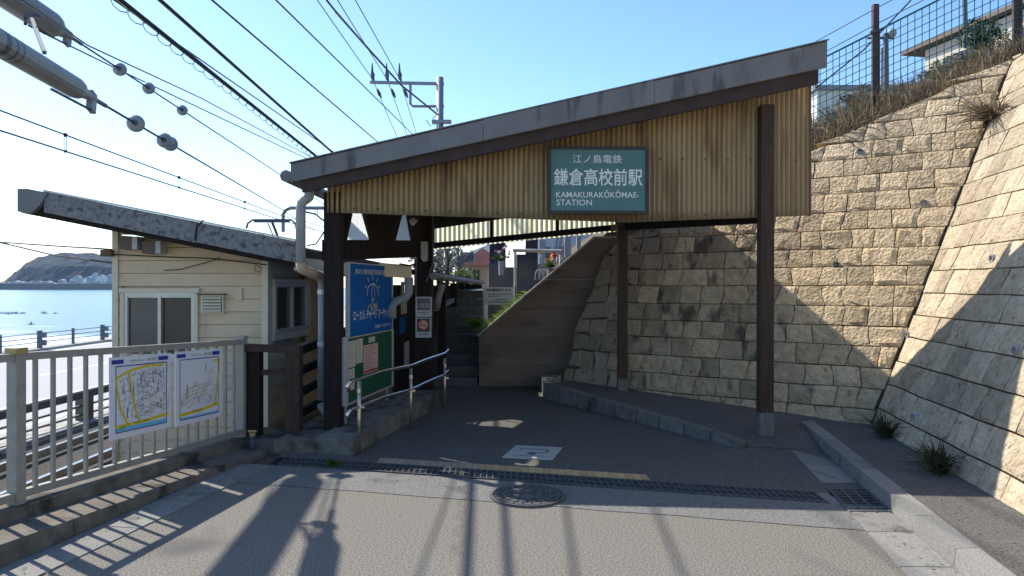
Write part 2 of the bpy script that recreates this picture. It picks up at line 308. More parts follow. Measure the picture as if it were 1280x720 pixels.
struct('rail_bed', strip(-9.0, -2.2, -40, 200, lambda x, y: -1.16+.03*N.noise(V((x*2, y*2, 0))), 8, 120), M['ballast'])
struct('road_kerb', MB().box(-9.1, -8.45, -40, 200, -1.4, -1.12), M['concrete'])
# station ground: one block of earth with sheets laid over it
blk = MB(); blk.hexa([(-3.0,-30,-2),(40,-30,-2),(40,6.8,-2),(-2.35,6.8,-2)], [(-3.0,-30,-.02),(40,-30,-.02),(40,6.8,-.02),(-2.35,6.8,-.02)])
blk.hexa([(-2.35,6.8,-2),(40,6.8,-2),(40,60,-2),(-1.55,60,-2)], [(-2.35,6.8,-.02),(40,6.8,-.02),(40,60,-.02),(-1.55,60,-.02)])
struct('ground', blk, M['soil'])
K = lambda y: 2.52+.17*(y-4.3)                      # street side of the right kerb
F = lambda y: -3.19+.185*(y-4.76)                   # the metal fence
D0 = lambda x: 6.40-.262*(x+1.27)                   # near edge of the drain
def quad_sheet(name, pts, m): return struct(name, MB().quad(*pts), m)
quad_sheet('street', [(F(-12)+.4,-12,0), (K(-12),-12,0), (K(5),5.0,0), (-2.9,6.62,0)], M['asphalt'])
ap = lambda x: D0(x)-.62
mb = MB(); xs = [-2.75+i*.26 for i in range(21)]
for i in range(20):
    j0 = .03*N.noise(V((xs[i]*2.3, 1, 0))); j1 = .03*N.noise(V((xs[i+1]*2.3, 1, 0)))
    mb.quad((xs[i], ap(xs[i])+j0, .004), (xs[i+1], ap(xs[i+1])+j1, .004), (xs[i+1], D0(xs[i+1])-.02, .004), (xs[i], D0(xs[i])-.02, .004))
struct('street_patch', mb, M['apron'])
mb = MB()
for i in range(14):
    for j in range(12):
        x = lambda q: -2.2+q*.42; yy = lambda xx, q: D0(xx)+.28+q*(16-D0(xx)-.28)/12
        p = [(x(i+a), yy(x(i+a), j+c)) for a, c in ((0,0),(1,0),(1,1),(0,1))]
        mb.quad(*[(q[0], q[1], .004+gz(*q)) for q in p])
struct('passage_floor', mb, M['passage'])

# drain with its grates
dr = thing('street_drain', (.5, 6.2, 0), 'long iron grated drain crossing the street mouth in front of the canopy', 'drain')
pt = lambda x, w_: V((x, D0(x)+w_, 0))
obj('drain_channel', MB().quad(pt(-2.2,-.02)+V((0,0,-.012)), pt(2.36,-.02)+V((0,0,-.012)), pt(2.36,.29)+V((0,0,-.012)), pt(-2.2,.29)+V((0,0,-.012))), M['pit'], dr)
def grate(x0, x1, parent):
    mb = MB(); k = max(2, int(round((x1-x0)/.052)))
    for q in (.004, .135, .262): mb.beam(pt(x0,q)+V((0,0,.006)), pt(x1,q)+V((0,0,.006)), .016, .016)
    for q in (.07, .20): mb.beam(pt(x0,q)+V((0,0,.003)), pt(x1,q)+V((0,0,.003)), .010, .012)
    for i in range(k+1):
        xx = x0+.006+(x1-x0-.012)*i/k; mb.beam(pt(xx,0)+V((0,0,.007)), pt(xx,.266)+V((0,0,.007)), .009, .015)
    return obj('grate', mb, M['iron'], parent)
gx = [-2.1, -1.3, -.42, .46, 1.40, 2.34]
for a, b_ in zip(gx, gx[1:]): grate(a, b_-.008, dr)
# strip of paving tiles behind the drain
ts = thing('tile_strip', (0, 6.9, 0), 'narrow strip of tan paving tiles laid along the back of the drain', 'paving')
for i in range(38):
    x0 = -1.22+i*.062; x1 = x0+.059; q = V((0,0,.005))
    mb = MB(); h = V((0,0,.011+random.uniform(0,.003)))
    base = [pt(x0,.30), pt(x1,.30), pt(x1,.47), pt(x0,.47)]
    mb.hexa([p+V((0,0,.0)) for p in base], [p+h for p in base])
    obj('tile', mb, M['tileg'] if i < 15 else M['tile'], ts)
# pale marker plate
pl = thing('marker_plate', (.22, 7.08, 0), 'pale square plate with a dark angular mark set in the passage floor', 'floor plate')
c = [V((-.09,6.87,0)), V((.37,6.79,0)), V((.50,7.28,0)), V((.04,7.38,0))]
obj('plate', MB().hexa([p+V((0,0,.0)) for p in c], [p+V((0,0,.016)) for p in c]), M['plate'], pl)
fr = Frame(c[0]+V((0,0,.016)), (c[1]-c[0]).normalized(), (c[3]-c[0]).normalized())
mb = MB(); fr.line(mb, [(.10,.30),(.10,.38),(.36,.36),(.36,.25),(.24,.20)], .022); fr.rect(mb, .20, .14, .27, .24)
for i in range(9): fr.rect(mb, .08+i*.033, .07, .08+i*.033+.018, .10)
obj('angular_mark', mb, M['mapdark'], pl)
# manhole cover
mh = thing('manhole_cover', (.12, 5.62, .004), 'round cast iron manhole cover with rings of raised blocks in the street', 'manhole cover')
mb = MB(); mb.tube([(.12,5.62,-.01), (.12,5.62,.010)], .29, 28); obj('cover_disc', mb, M['iron'], mh)
mb = MB()
for r0, r1, k in ((.268,.29,1), (.215,.255,22), (.16,.20,16), (.135,.150,1), (.07,.125,6)):
    for j in range(k):
        n_ = 24 if k == 1 else 2
        for q in range(n_):
            a = 2*math.pi*(j+(q/n_)*(.8 if k > 1 else 1))/k; b_ = 2*math.pi*(j+((q+1)/n_)*(.8 if k > 1 else 1))/k
            P = lambda r, an, z: V((.12+r*math.cos(an), 5.62+r*math.sin(an), z))
            mb.hexa([P(r0,a,.010), P(r1,a,.010), P(r1,b_,.010), P(r0,b_,.010)], [P(r0,a,.02), P(r1,a,.02), P(r1,b_,.02), P(r0,b_,.02)])
obj('raised_blocks', mb, M['iron'], mh)

# left gutter along the foot of the fence base, and litter in the edges
lg = thing('left_gutter', (-2.5,5,0), None, None, kind='structure')
for i in range(18):
    y0 = -3.4+i*.6; y1 = y0+.592
    if y1 > 6.7: y1 = 6.7
    e = lambda y, d: V((F(y)+.983*d, y-.182*d, 0)); h = .007+random.uniform(0,.004)
    obj('gutter_slab', MB().hexa([e(y0,.405), e(y0,.70), e(y1,.70), e(y1,.405)], [e(y0,.405)+V((0,0,h)), e(y0,.70)+V((0,0,h)), e(y1,.70)+V((0,0,h)), e(y1,.405)+V((0,0,h))]), M['kerbm'], lg)
    if y1 == 6.7: break
mb = MB(); lr_ = random.Random(21)
for i in range(420):
    k_ = i % 4
    if k_ == 0: y = lr_.uniform(2, 8); p = V((K(y)+.16+abs(lr_.gauss(0,.5)), y, .114))
    elif k_ == 1: y = lr_.uniform(3, 8); p = V((K(y)-.02-abs(lr_.gauss(0,.12)), y, .016))
    elif k_ == 2: y = lr_.uniform(3.5, 6.6); p = V((F(y)+.45+abs(lr_.gauss(0,.15)), y, .014))
    else: x = lr_.uniform(-1.9, 2.3); p = V((x, D0(x)-.04-abs(lr_.gauss(0,.18)), .008))
    a = lr_.uniform(0, 6.28); l = lr_.uniform(.008, .028); d = V((math.cos(a), math.sin(a), lr_.uniform(0,.35)))*l; q = V((-math.sin(a), math.cos(a), lr_.uniform(-.3,.3)))*l*.35
    mb.quad(p, p+d*.5+q, p+d, p+d*.5-q)
tag(obj('fallen_leaves', mb, M['dry'], kind='stuff'), 'scatter of small dry leaves and grit in the gutters and along the wall foot', 'leaf litter')

# right gutter and kerb
gut = thing('gutter', (2.6, 6, 0), None, None, kind='structure')
y = -6.0
ys = []
while y < 8.1: ys.append(y); y += .6
for y in ys:
    if 5.30 < y+.3 < 5.9: continue
    y1 = min(y+.59, 8.15)
    obj('gutter_slab', MB().hexa([(K(y)-.30,y,0), (K(y)-.002,y,0), (K(y1)-.002,y1,0), (K(y1)-.30,y1,0)], [(K(y)-.30,y,.012), (K(y)-.002,y,.008), (K(y1)-.002,y1,.008), (K(y1)-.30,y1,.012)]), M['kerbm'], gut)
gg = thing('gutter_grate', (2.6, 5.5, 0), 'small square iron grate in the gutter beside the right kerb', 'drain grate')
mb = MB()
for i in range(9):
    yy = 5.22+i*.07; mb.beam((K(yy)-.29,yy,.008), (K(yy)-.01,yy,.008), .012, .016)
for q in (.29,.2,.11,.01): mb.beam((K(5.2)-q,5.2,.010), (K(5.8)-q,5.8,.010), .012, .016)
obj('grate', mb, M['iron'], gg)
obj('gutter_slab', MB().box(2.345,2.44,4.95,5.9,-.03,.003), M['kerbm'], gut)
obj('drain_bottom', MB().quad((K(5.18)-.30,5.18,-.006), (K(5.18),5.18,-.006), (K(5.82),5.82,-.006), (K(5.82)-.3,5.82,-.006)), M['pit'], gg)
kb = thing('kerb', (2.6, 6, 0), None, None, kind='structure')
for y in ys:
    y1 = y+.595; j = random.uniform(-.003, .003)
    obj('kerb_stone', MB().hexa([(K(y)+j,y,-.05), (K(y)+.15,y,-.05), (K(y1)+.15,y1,-.05), (K(y1)+j,y1,-.05)], [(K(y)+.015+j,y,.112+j/2), (K(y)+.15,y,.118), (K(y1)+.15,y1,.118), (K(y1)+.015+j,y1,.112+j/2)]), M['kerbm'], kb)
mb = MB()
for i in range(24):
    y0, y1 = -6+i*.6, -6+(i+1)*.6
    mb.quad((K(y0)+.15,y0,.11), (K(y0)+1.6,y0,.11), (K(y1)+1.6,y1,.11), (K(y1)+.15,y1,.11))
struct('pavement', mb, M['passage'])

# ------------------------------------------------------------------ stone retaining walls
C0 = V((3.9, 8.0, .11)); HB = V((.57,.8216,0)); HR = V((.985,-.17,0)); S = .46; TOP = 4.35
db = V((-.8216,.57,0)); dr_ = V((-.17,-.985,0))
det = HB.x*HR.y-HB.y*HR.x; KC = V(((HR.y-HB.y)/det, (HB.x-HR.x)/det, 0))   # corner moves back by KC*S per metre
def wall_pt(side, u, z, d=0):                       # u from the corner foot along the base, d outwards
    if side == 'back': b0, e, nn = db, HB, -HB
    else: b0, e, nn = dr_, HR, -HR
    nrm = (nn+V((0,0,S))).normalized()
    return C0+b0*u+e*S*(z-.11)+V((0,0,z-.11))+nrm*d
def corner_u(side, z): return (KC*S*(z-.11)).dot(db if side == 'back' else dr_)
def left_u(z): return 3.93-.083*max(0, z-.3)**2+.02*math.sin(z*7)
def top_z(side, u):
    if side == 'right': return TOP+.05*math.sin(u*3)
    q = u-corner_u('back', TOP); return TOP-.43*max(0, q)+.03*math.sin(u*5)
def stone(P, jit, bulge):                            # P(s,t,d) on a unit patch: a rough-faced block, 4 x 4 front
    off = random.uniform(0,.010); mb = MB(); vs = []; g = [0, .16, .5, .84, 1]
    for a in range(5):
        for c in range(5):
            edge = a in (0,4) or c in (0,4)
            d = off+random.uniform(.002,.007) if edge else off+.004+bulge*random.uniform(0, 1.1)
            s_, t_ = g[a]+(0 if edge else random.uniform(-.05,.05)), g[c]+(0 if edge else random.uniform(-.05,.05))
            if a == 2 and c != 2: s_ += random.uniform(-.12,.12)
            if c == 2 and a != 2: t_ += random.uniform(-.08,.08)
            vs.append(P(s_, t_, d))
    fs = [(a*5+c, (a+1)*5+c, (a+1)*5+c+1, a*5+c+1) for a in range(4) for c in range(4)]
    ring = [(a,0) for a in range(5)]+[(4,c) for c in range(1,5)]+[(a,4) for a in range(3,-1,-1)]+[(0,c) for c in range(3,0,-1)]
    o = len(vs)
    corners = [(0,0),(4,0),(4,4),(0,4)]
    for a, c in corners: vs.append(P(g[a], g[c], -.07))
    ids = [a*5+c for a, c in ring]
    for k in range(4):
        seg = ids[k*4:k*4+4]+[ids[(k*4+4) % 16]]
        fs.append(tuple(seg)+(o+(k+1)%4, o+k))
    return mb.add(vs, fs)
def build_wall(side, wall, umax, h):
    z = .02 if side == 'right' else .02
    row = 0
    while z < TOP+.1:
        hh = h*random.uniform(.93, 1.07); z1 = z+hh
        u0 = corner_u(side, z)+.012; first = True
        u = u0+(.02 if row % 2 else -.0)
        while True:
            wd = random.choice((.24,.27,.29,.31,.35))*random.uniform(.93,1.07) if side == 'back' else random.uniform(.27, .42)
            if first and row % 2: wd *= .55
            end = left_u(z) if side == 'back' else umax
            rub = side == 'back' and u > left_u(z)-.75
            if rub: wd = random.uniform(.2, .34)
            last = u+wd > end-.12
            ua, ub = u, (end if last else u+wd)
            zt = min(z1, top_z(side, (ua+ub)/2))
            zt0, zt1 = min(z1, top_z(side, ua)), min(z1, top_z(side, ub))
            zt0, zt1 = (max(zt0, z+.02), max(zt1, z+.02)) if max(zt0, zt1) > z+.06 else (zt0, zt1)
            if max(zt0, zt1) > z+.06:
                ca, cb = (corner_u(side, z1)-corner_u(side, z) if first else 0), 0
                g = .0055; jz = [random.uniform(-.012,.012) for _ in range(4)]; ju = [0, 0, 0, 0]; lean_ = 0
                if rub: jz = [random.uniform(-.022,.022) for _ in range(4)]; ju = [random.uniform(-.02,.02) for _ in range(4)]
                if last and side == 'back': cb = left_u(z1)-left_u(z)
                q = [(ua+g+(0 if first else ju[0]*.3), z+g+abs(jz[0])*.3), (ub-g, z+g+abs(jz[1])*.3), (ub+cb-g, zt1-g), (ua+ca+g, zt0-g)]
                if rub: q = [(a+ju[k], c+jz[k]) for k, (a, c) in enumerate(q)]
                def P(s_, t_, d, q=q):
                    uu = (q[0][0]*(1-s_)+q[1][0]*s_)*(1-t_)+(q[3][0]*(1-s_)+q[2][0]*s_)*t_
                    zz = (q[0][1]*(1-s_)+q[1][1]*s_)*(1-t_)+(q[3][1]*(1-s_)+q[2][1]*s_)*t_; uu += .05*N.noise(V((zz*5, uu*2.2, 9)))*(uu-corner_u(side, zz) > .12); zz += .011*N.noise(V((uu*1.7, zz*2, 4)))
                    return wall_pt(side, uu, zz, d)
                mm = M['stonewarmlit' if side == 'back' else 'stone']
                uc, zc = (ua+ub)/2, (z+z1)/2
                if side == 'back':
                    if uc > left_u(zc)-.7: mm = M['stonegrey']
                    elif uc > 1.05 and zc < 2.3 and random.random() < .7: mm = M['stonestain']
                mb = stone(P, 0, random.uniform(.008,.026) if side == 'back' else random.uniform(.006,.018))
                cen = sum(mb.v, V())/len(mb.v)
                obj('stone', mb, mm, wall, origin=cen)
            u = ub; first = False
            if last: break
        z = z1; row += 1
bw = thing('stone_wall', C0, 'battered wall of rough tan stone blocks behind the canopy posts', 'stone wall')
mb = MB(); zs = [-.1+i*.25 for i in range(19)]
def backing(side, end):
    mb = MB()
    for z0, z1 in zip(zs, zs[1:]):
        k = 8
        for i in range(k):
            def pp(i_, z):
                a, e = corner_u(side, z), (left_u(z) if side == 'back' else end); u = a+(e-a)*i_/k
                zz = min(z, top_z(side, u)-.02); return wall_pt(side, u, zz, -.022), wall_pt(side, u, zz, -.5)
            a, b_, c, d = pp(i,z0), pp(i+1,z0), pp(i+1,z1), pp(i,z1)
            mb.quad(a[0], b_[0], c[0], d[0])
    return mb
obj('mortar_backing', backing('back', 0), M['joint'], bw)
build_wall('back', bw, 0, .232)
rw = thing('stone_wall', C0+dr_*3, 'battered wall of smooth tan stone blocks along the right pavement', 'stone wall')
obj('mortar_backing', backing('right', 6.5), M['joint'], rw)
build_wall('right', rw, 6.3, .25)
def wall_hit(side, x, y):
    e = HB if side == 'back' else HR; nn = V((e.x, e.y, -S)); r = V(((x-640)/924, 1, (358-y)/924)); o = V((0,0,1.6))
    return o+r*((C0-o).dot(nn)/r.dot(nn)), (V((-e.x,-e.y,S))).normalized()
def pipe_set(side, wall, spots):
    for x, y in spots:
        p, nn = wall_hit(side, x, y); ax = (V((-HB.x,-HB.y,-.05)) if side == 'back' else V((-HR.x,-HR.y,-.05))).normalized()
        mb = MB(); k = 14; xx = ax.cross(V((0,0,1))).normalized(); yy = xx.cross(ax)
        ring = lambda r, d: [p+ax*d+(xx*math.cos(2*math.pi*j/k)+yy*math.sin(2*math.pi*j/k))*r for j in range(k)]
        A, B, C_, D_ = ring(.042,-.05), ring(.042,.035), ring(.031,.035), ring(.031,-.04)
        mb.add(A+B+C_+D_, [(i*k+j, i*k+(j+1)%k, (i+1)*k+(j+1)%k, (i+1)*k+j) for i in range(3) for j in range(k)])
        wp = obj('weep_pipe', mb, M['pvc'], wall); obj('pipe_bore', MB().quad(*ring(.031, .0)), M['hole'], wp)
pipe_set('back', bw, [(839,333), (912,401), (803,461), (1015,488), (1046,331), (1155,254), (1075,190)])
pipe_set('right', rw, [(1273,438), (1243,323), (1145,522), (1137,418)])

# hillside above the walls
def hill(x, y):
    q = V((x, y, 0))-V((C0.x, C0.y, 0)); a = q.dot(HB)-S*(TOP-.11); b_ = q.dot(HR)-S*(TOP-.11)
    along = -q.dot(db)
    t = min(a, b_)
    lip = TOP-.43*max(0, q.dot(db)-corner_u('back', TOP))-.06
    return max(1.0, lip)+.32*max(0, t)+.04*N.noise(V((x*1.3, y*1.3, 0)))
mb = MB(); hv = {}
for i in range(46):
    for j in range(46):
        u = -13+i*.4; t_ = j*.45
        # grid along the back wall's lip
        p = C0+db*(-u-13+6.5)*1.0
        hv[i,j] = p
mb = MB()
def lip_back(u): z = top_z('back', u)-.03; return wall_pt('back', u, z, -.03)
cu = corner_u('back', TOP)
path = [wall_pt('right', q, TOP-.03, -.03) for q in (6.4, 4.8, 3.2, 1.6, .6)]
path = [p for p in path]+[lip_back(cu+i*.33) for i in range(0, 14)]
dirs = []
for i in range(len(path)):
    f_ = 0 if i < 4 else (1 if i > 6 else (i-3)/3.5); dirs.append((HR*(1-f_)+HB*f_+V((.12,0,0))).normalized())
steps = [0,.3,.7,1.2,2,3,4.5,6.5,9,12,16,22]
rows = [[p+d*s+V((0,0,.30*s+(.10*N.noise(V((p.x+s, p.y, s))) if s else 0))) for s in steps] for p, d in zip(path, dirs)]
for i in range(len(rows)-1):
    for j in range(len(steps)-1): mb.quad(rows[i][j], rows[i+1][j], rows[i+1][j+1], rows[i][j+1])
struct('hillside', mb, M['soil'], smooth=True)
def on_hill(i, s):
    i0 = max(0, min(len(path)-2, int(i))); f_ = i-i0; p = path[i0]*(1-f_)+path[i0+1]*f_; d = (dirs[i0]*(1-f_)+dirs[i0+1]*f_).normalized()
    return p+d*s+V((0,0,.30*s))
mb = MB()
for k in range(9000):
    i = random.uniform(2.5, 17.5); s = random.uniform(.01, 1)**1.5*7.5; p = on_hill(i, s)
    if N.noise(V((p.x*.9, p.y*.9, 3))) < -.25: continue
    lean = V((random.gauss(0,.35), random.gauss(0,.35), 1)); l = random.uniform(.22, .75)*(1.1 if i > 10 else .8)
    mb.leaf(p-V((0,0,.03)), lean, l, random.uniform(.008,.022), random.uniform(.05,.55))
tag(obj('dry_reeds', mb, M['dry'], kind='stuff'), 'tangle of dry brown reeds and grass along the top of the stone wall', 'dry grass')

def tuft(name, p, k, lmin, lmax, spread, m, label, cat, dirv=(0,0,1), group=None, base=None):
    mb = MB()
    for _ in range(k):
        d = V(dirv)+V((random.gauss(0,spread), random.gauss(0,spread), random.gauss(0,spread*.6)))
        q = V(p)+V((random.uniform(-1,1), random.uniform(-1,1), 0))*(.05*(lmax/.4))
        mb.leaf(q, d, random.uniform(lmin, lmax), random.uniform(.006,.014), random.uniform(.1,.6))
    if base:
        t_ = thing(name, p, label, cat, group); obj('blades', mb, m, t_)
        mb2 = MB()
        for _ in range(90): mb2.leaf(V(p)+V((random.gauss(0,.05),random.gauss(0,.05),random.gauss(-.03,.05))), (random.gauss(-.3,.5), random.gauss(-.5,.4), -.9+random.random()*.5), random.uniform(.08,.22), .012, .1)
        obj('dead_root_mat', mb2, base, t_); return t_
    return whole(name, mb, m, label, cat, group, origin=p)
p, nn = wall_hit('back', 1243, 152); tuft('grass_tuft', p+nn*.03, 260, .18, .62, .5, M['dry'], 'brown dry grass tuft sprouting from the corner joint high on the stone walls', 'grass tuft', (-.55,-.5,.45), base=M['bark'])
p, nn = wall_hit('right', 1192, 600); p.z = .11; tuft('weed_clump', p+V((-.10,.02,0)), 300, .06, .36, .45, M['darkweed'], 'big dark weed clump on the pavement at the foot of the right stone wall', 'weed', (-.3,-.1,1))
p, nn = wall_hit('right', 1118, 548); p.z = .11; tuft('weed_clump', p+V((-.08,0,0)), 150, .08, .36, .45, M['darkweed'], 'thin dark weed clump near the inner corner of the two stone walls', 'weed', (-.3,-.1,1))
tuft('weed_clump', (3.1, 7.95, .02), 220, .03, .14, .9, M['darkweed'], 'low weed clump at the back end of the right kerb', 'weed', (0,0,1))
tuft('weed_clump', (-1.6, 6.55, .02), 200, .02, .09, 1.0, M['leaf'], 'low green weed clump growing out of the left end of the drain', 'weed', (0,0,1))

# green mesh fence above the wall
P1 = V((5.03,10.2,0)); FD = V((.854,-.52,0))
mf = thing('mesh_fence', (5.03,10.2,4.1), 'green wire mesh fence on brown posts above the stone wall', 'fence')
fz0 = lambda t_: 4.02+.30*t_; fz1 = lambda t_: 5.12+.38*t_
mb = MB(); t0, t1 = -3.2, 6.0; k = int((t1-t0)/.085)
for i in range(k+1):
    t_ = t0+(t1-t0)*i/k; q = P1+FD*t_; mb.beam((q.x,q.y,fz0(t_)), (q.x,q.y,fz1(t_)), .008, .008, (1,0,0))
for j in range(11):
    f_ = j/10; a, b_ = P1+FD*t0, P1+FD*t1; mb.beam((a.x,a.y,fz0(t0)*(1-f_)+fz1(t0)*f_), (b_.x,b_.y,fz0(t1)*(1-f_)+fz1(t1)*f_), .008 if j < 10 else .02, .008 if j < 10 else .02)
obj('wire_mesh', mb, M['meshgreen'], mf)
for t_, top in ((-1.55,.35), (0,.38), (1.62,.4), (3.2,.4), (4.8,.4)):
    q = P1+FD*t_+V((0,.04,0)); fp = obj('fence_post', MB().beam((q.x,q.y,fz0(t_)-.3), (q.x,q.y,fz1(t_)+top), .075, .075, (1,0,0)), M['postbrown'], mf)
    obj('bracket', MB().beam((q.x-.09,q.y-.045,fz1(t_)-.02), (q.x+.09,q.y-.045,fz1(t_)+.03), .03, .03), M['steeldark'], fp)
for j, dz in enumerate((.10,.32)):
    mb = MB(); a, b_ = P1+FD*-3.2, P1; mb.tube([(a.x,a.y,fz1(-3.2)+dz), ((a.x+b_.x)/2,(a.y+b_.y)/2,fz1(-1.6)+dz-.06), (b_.x,b_.y,fz1(0)+dz)], .007, 5)
    c_ = P1+FD*4; mb.tube([(b_.x,b_.y,fz1(0)+dz), (c_.x,c_.y,fz1(4)+dz)], .007, 5); obj('barbed_wire', mb, M['steeldark'], mf)
# houses and shrubs on the hill
hs = thing('hill_house', (12.5,20,6), 'pale house with wide brown eaves on the hill at the top right', 'house')
hd = V((.2,-1,0)).normalized(); hx = V((1,.2,0)).normalized(); h0 = at(1150,62,22)
H = lambda a, c, z: V((h0.x,h0.y,0))+hd*a+hx*c+V((0,0,z))
mb = MB(); mb.hexa([H(.2,.0,4.5),H(.2,6,4.5),H(9.5,6,4.5),H(9.5,.0,4.5)], [H(.2,.0,8.55),H(.2,6,8.55),H(9.5,6,8.55),H(9.5,.0,8.55)]); obj('house_wall', mb, M['housecream'], hs)
mb = MB(); mb.hexa([H(-.5,-.25,8.6),H(-.5,7,8.6),H(10.5,7,8.6),H(10.5,-.25,8.6)], [H(-.5,-.25,8.72),H(-.5,7,8.72),H(10.5,7,8.72),H(10.5,-.25,8.72)]); obj('eave_slab', mb, M['eave'], hs)
mb = MB(); mb.hexa([H(-.3,-.2,8.72),H(-.3,6.8,8.72),H(10.3,6.8,8.72),H(10.3,-.2,8.72)], [H(2,2.5,9.6),H(2,4,9.6),H(8,4,9.6),H(8,2.5,9.6)]); obj('roof', mb, M['houseroof'], hs)
for a0, a1, z0, z1 in ((.9,2.2,7.2,8.1), (3.3,4.5,7.3,8.1), (5.6,7.0,7.2,8.1)):
    wn = obj('window', MB().hexa([H(a0,-.02,z0),H(a0,.04,z0),H(a1,.04,z0),H(a1,-.02,z0)], [H(a0,-.02,z1),H(a0,.04,z1),H(a1,.04,z1),H(a1,-.02,z1)]), M['glass'], hs)
    obj('window_frame', MB().beam(H(a0-.05,-.04,z0-.04), H(a1+.05,-.04,z0-.04), .06, .06).beam(H((a0+a1)/2,-.04,z0), H((a0+a1)/2,-.04,z1), .05, .05), M['alum'], wn)
q = at(1040,110,40)
h2 = thing('far_building', (q.x,q.y,6), 'small white flat-roofed building half hidden behind the reeds', 'building')
obj('building_wall', MB().box(16.5,21,40,48,4,12.2), M['whitewall'], h2); obj('roof_edge', MB().box(16.3,21.2,39.8,48.2,12.2,12.45), M['houseroof'], h2)
obj('window', MB().box(17.3,18.3,39.96,40.02,9.6,11.0), M['glass'], h2)
def leafy(name, c, r, k, m, label, cat, sq=(1,1,1), lsz=.12, group=None, trunk=True, m2=None, stem_h=None):
    t_ = thing(name, V(c)-V((0,0,r*sq[2]+(stem_h or 0))), label, cat, group)
    mb = MB(); mb2 = MB(); lobes = [(V((random.gauss(0,.5)*sq[0], random.gauss(0,.5)*sq[1], random.gauss(0,.45)*sq[2]))*r, random.uniform(.35,.6)*r) for _ in range(9)]
    for _ in range(k):
        lc, lr = random.choice(lobes); d = V((random.gauss(0,1), random.gauss(0,1), random.gauss(0,1))).normalized()
        q = V(c)+lc+d*lr*random.uniform(.55,1.05)
        (mb2 if m2 and random.random() < .35 else mb).leaf(q, d+V((random.gauss(0,.5),random.gauss(0,.5),random.gauss(0,.5))), lsz*random.uniform(.6,1.4), lsz*.45, .2)
    obj('foliage', mb, m, t_)
    if m2: obj('light_foliage', mb2, m2, t_)
    if trunk:
        b0 = V(c)-V((0,0,r*sq[2]+(stem_h or .3))); mt = MB(); mt.tube([b0, V(c)-V((0,0,r*.3)), V(c)+V((0,0,r*.4))], [.10*r+.02,.07*r+.015,.02], 6)
        for _ in range(5):
            d = V((random.gauss(0,1)*sq[0], random.gauss(0,1)*sq[1], random.uniform(0,.8))).normalized(); mt.tube([V(c)-V((0,0,r*.3*random.random())), V(c)+d*r*.75], [.05*r+.01,.012], 5)
        obj('trunk', mt, M['bark'], t_)
    return t_
leafy('evergreen_bush', at(1228,46,15), .36, 1500, M['evergreen'], 'dark evergreen bush in front of the hill house', 'bush', (1,1,.8), .065, stem_h=.6)
leafy('hill_shrub', at(1178,92,14), .28, 900, M['shrubm'], 'olive shrub below the left corner of the hill house', 'shrub', (1.5,1,.6), .05, m2=M['leaf'], stem_h=.4)
leafy('hill_shrub', at(1210,80,13), .26, 800, M['shrubm'], 'olive shrub below the dark evergreen bush', 'shrub', (1.3,1,.6), .05, m2=M['dry'], stem_h=.4)
leafy('hill_shrub', at(1066,128,14), .34, 900, M['shrubm'], 'brown shrub left of the brown fence post, beside the white building', 'shrub', (1,1,.9), .05, m2=M['bark'], stem_h=.5)
leafy('hill_shrub', at(1150,118,12.5), .26, 800, M['shrubm'], 'brown shrub low behind the mesh between the two fence posts', 'shrub', (1.6,1,.6), .05, m2=M['dry'], stem_h=.4)
up = thing('utility_pole', at(1107,160,32), 'thin far utility pole with a round lamp seen through the green mesh', 'utility pole')
a, b_ = at(1107,160,32), at(1107,42,32); obj('pole', MB().tube([a,b_],[.16,.11],8), M['steeldark'], up); obj('crossarm', MB().beam(b_+V((-.8,0,-.2)), b_+V((.3,0,-.2)), .08, .08), M['steeldark'], up)
obj('lamp_head', MB().ball(b_+V((.25,0,0)), .22, 8, 5), M['porcelain'], up)
a, b_ = at(1103,160,33), at(1103,60,33); whole('thin_pole', MB().tube([a,b_],.07,6), M['steeldark'], 'plain thin pole just left of the far utility pole', 'pole')
a, b_ = at(1207,60,20), at(1205,-30,20); whole('thin_pole', MB().tube([a,b_],.06,6), M['steeldark'], 'thin dark pole rising in front of the hill house eaves', 'pole')
a = thing('overhead_wire', at(1100,70,11), 'sagging wire crossing the sky over the mesh fence on the right', 'wire')
obj('wire', MB().tube([at(1020,110,16), at(1080,62,16), at(1137,2,16), at(1160,-30,16)], .016, 5), M['cable'], a)

# ------------------------------------------------------------------ concrete wall, stairs, raised platform
cw = thing('concrete_wall', (.3,10.95,.1), 'brown stained concrete wall with a sloping top beside the stairs', 'concrete wall')
slope = lambda x: min(2.325, .85+(x+.49)*.854)
zc_ = [0, .42, .84, 1.27, 1.70, 2.325]
for z0, z1 in zip(zc_, zc_[1:]):
    xa = -.49 if z0 < .85 else -.49+(z0-.85)/.854
    xb = -.49 if z1 <= .85 else -.49+(z1-.85)/.854
    o_ = random.uniform(-.006, .006); g_ = .004 if z0 else 0
    obj('formwork_band', MB().prism([(xa,10.95+o_,z0+g_), (2.6,10.95+o_,z0+g_), (2.6,10.95+o_,z1), (xb,10.95+o_,z1)]+([(-.49,10.95+o_,.85)] if z0 < .85 < z1 else []), (0,.22-o_,0)), M['brownwall'], cw)
for x in (-.05,.42,.9):
    for z in (.21,.63): obj('tie_hole', MB().tube([(x,10.938,z),(x,10.95,z)], .014, 8), M['dirty'], cw)
mb = MB(); mb.prism([(-.51,10.935,.85), (1.22,10.935,2.313), (2.6,10.935,2.33), (2.6,10.935,2.355), (1.21,10.935,2.34), (-.51,10.935,.88)], (0,.25,0)); obj('coping', mb, M['concrete'], cw)
st = thing('stairs', (-.85,10.6,.1), 'dark narrow concrete stairs climbing beside the sloping brown wall', 'stairs')
for k in range(10):
    z1 = .1+.142*(k+1); y0 = 10.95+k*.29
    obj('step', MB().box(-1.30, -.515, y0, y0+.34, z1-.16, z1), M['step'], st)
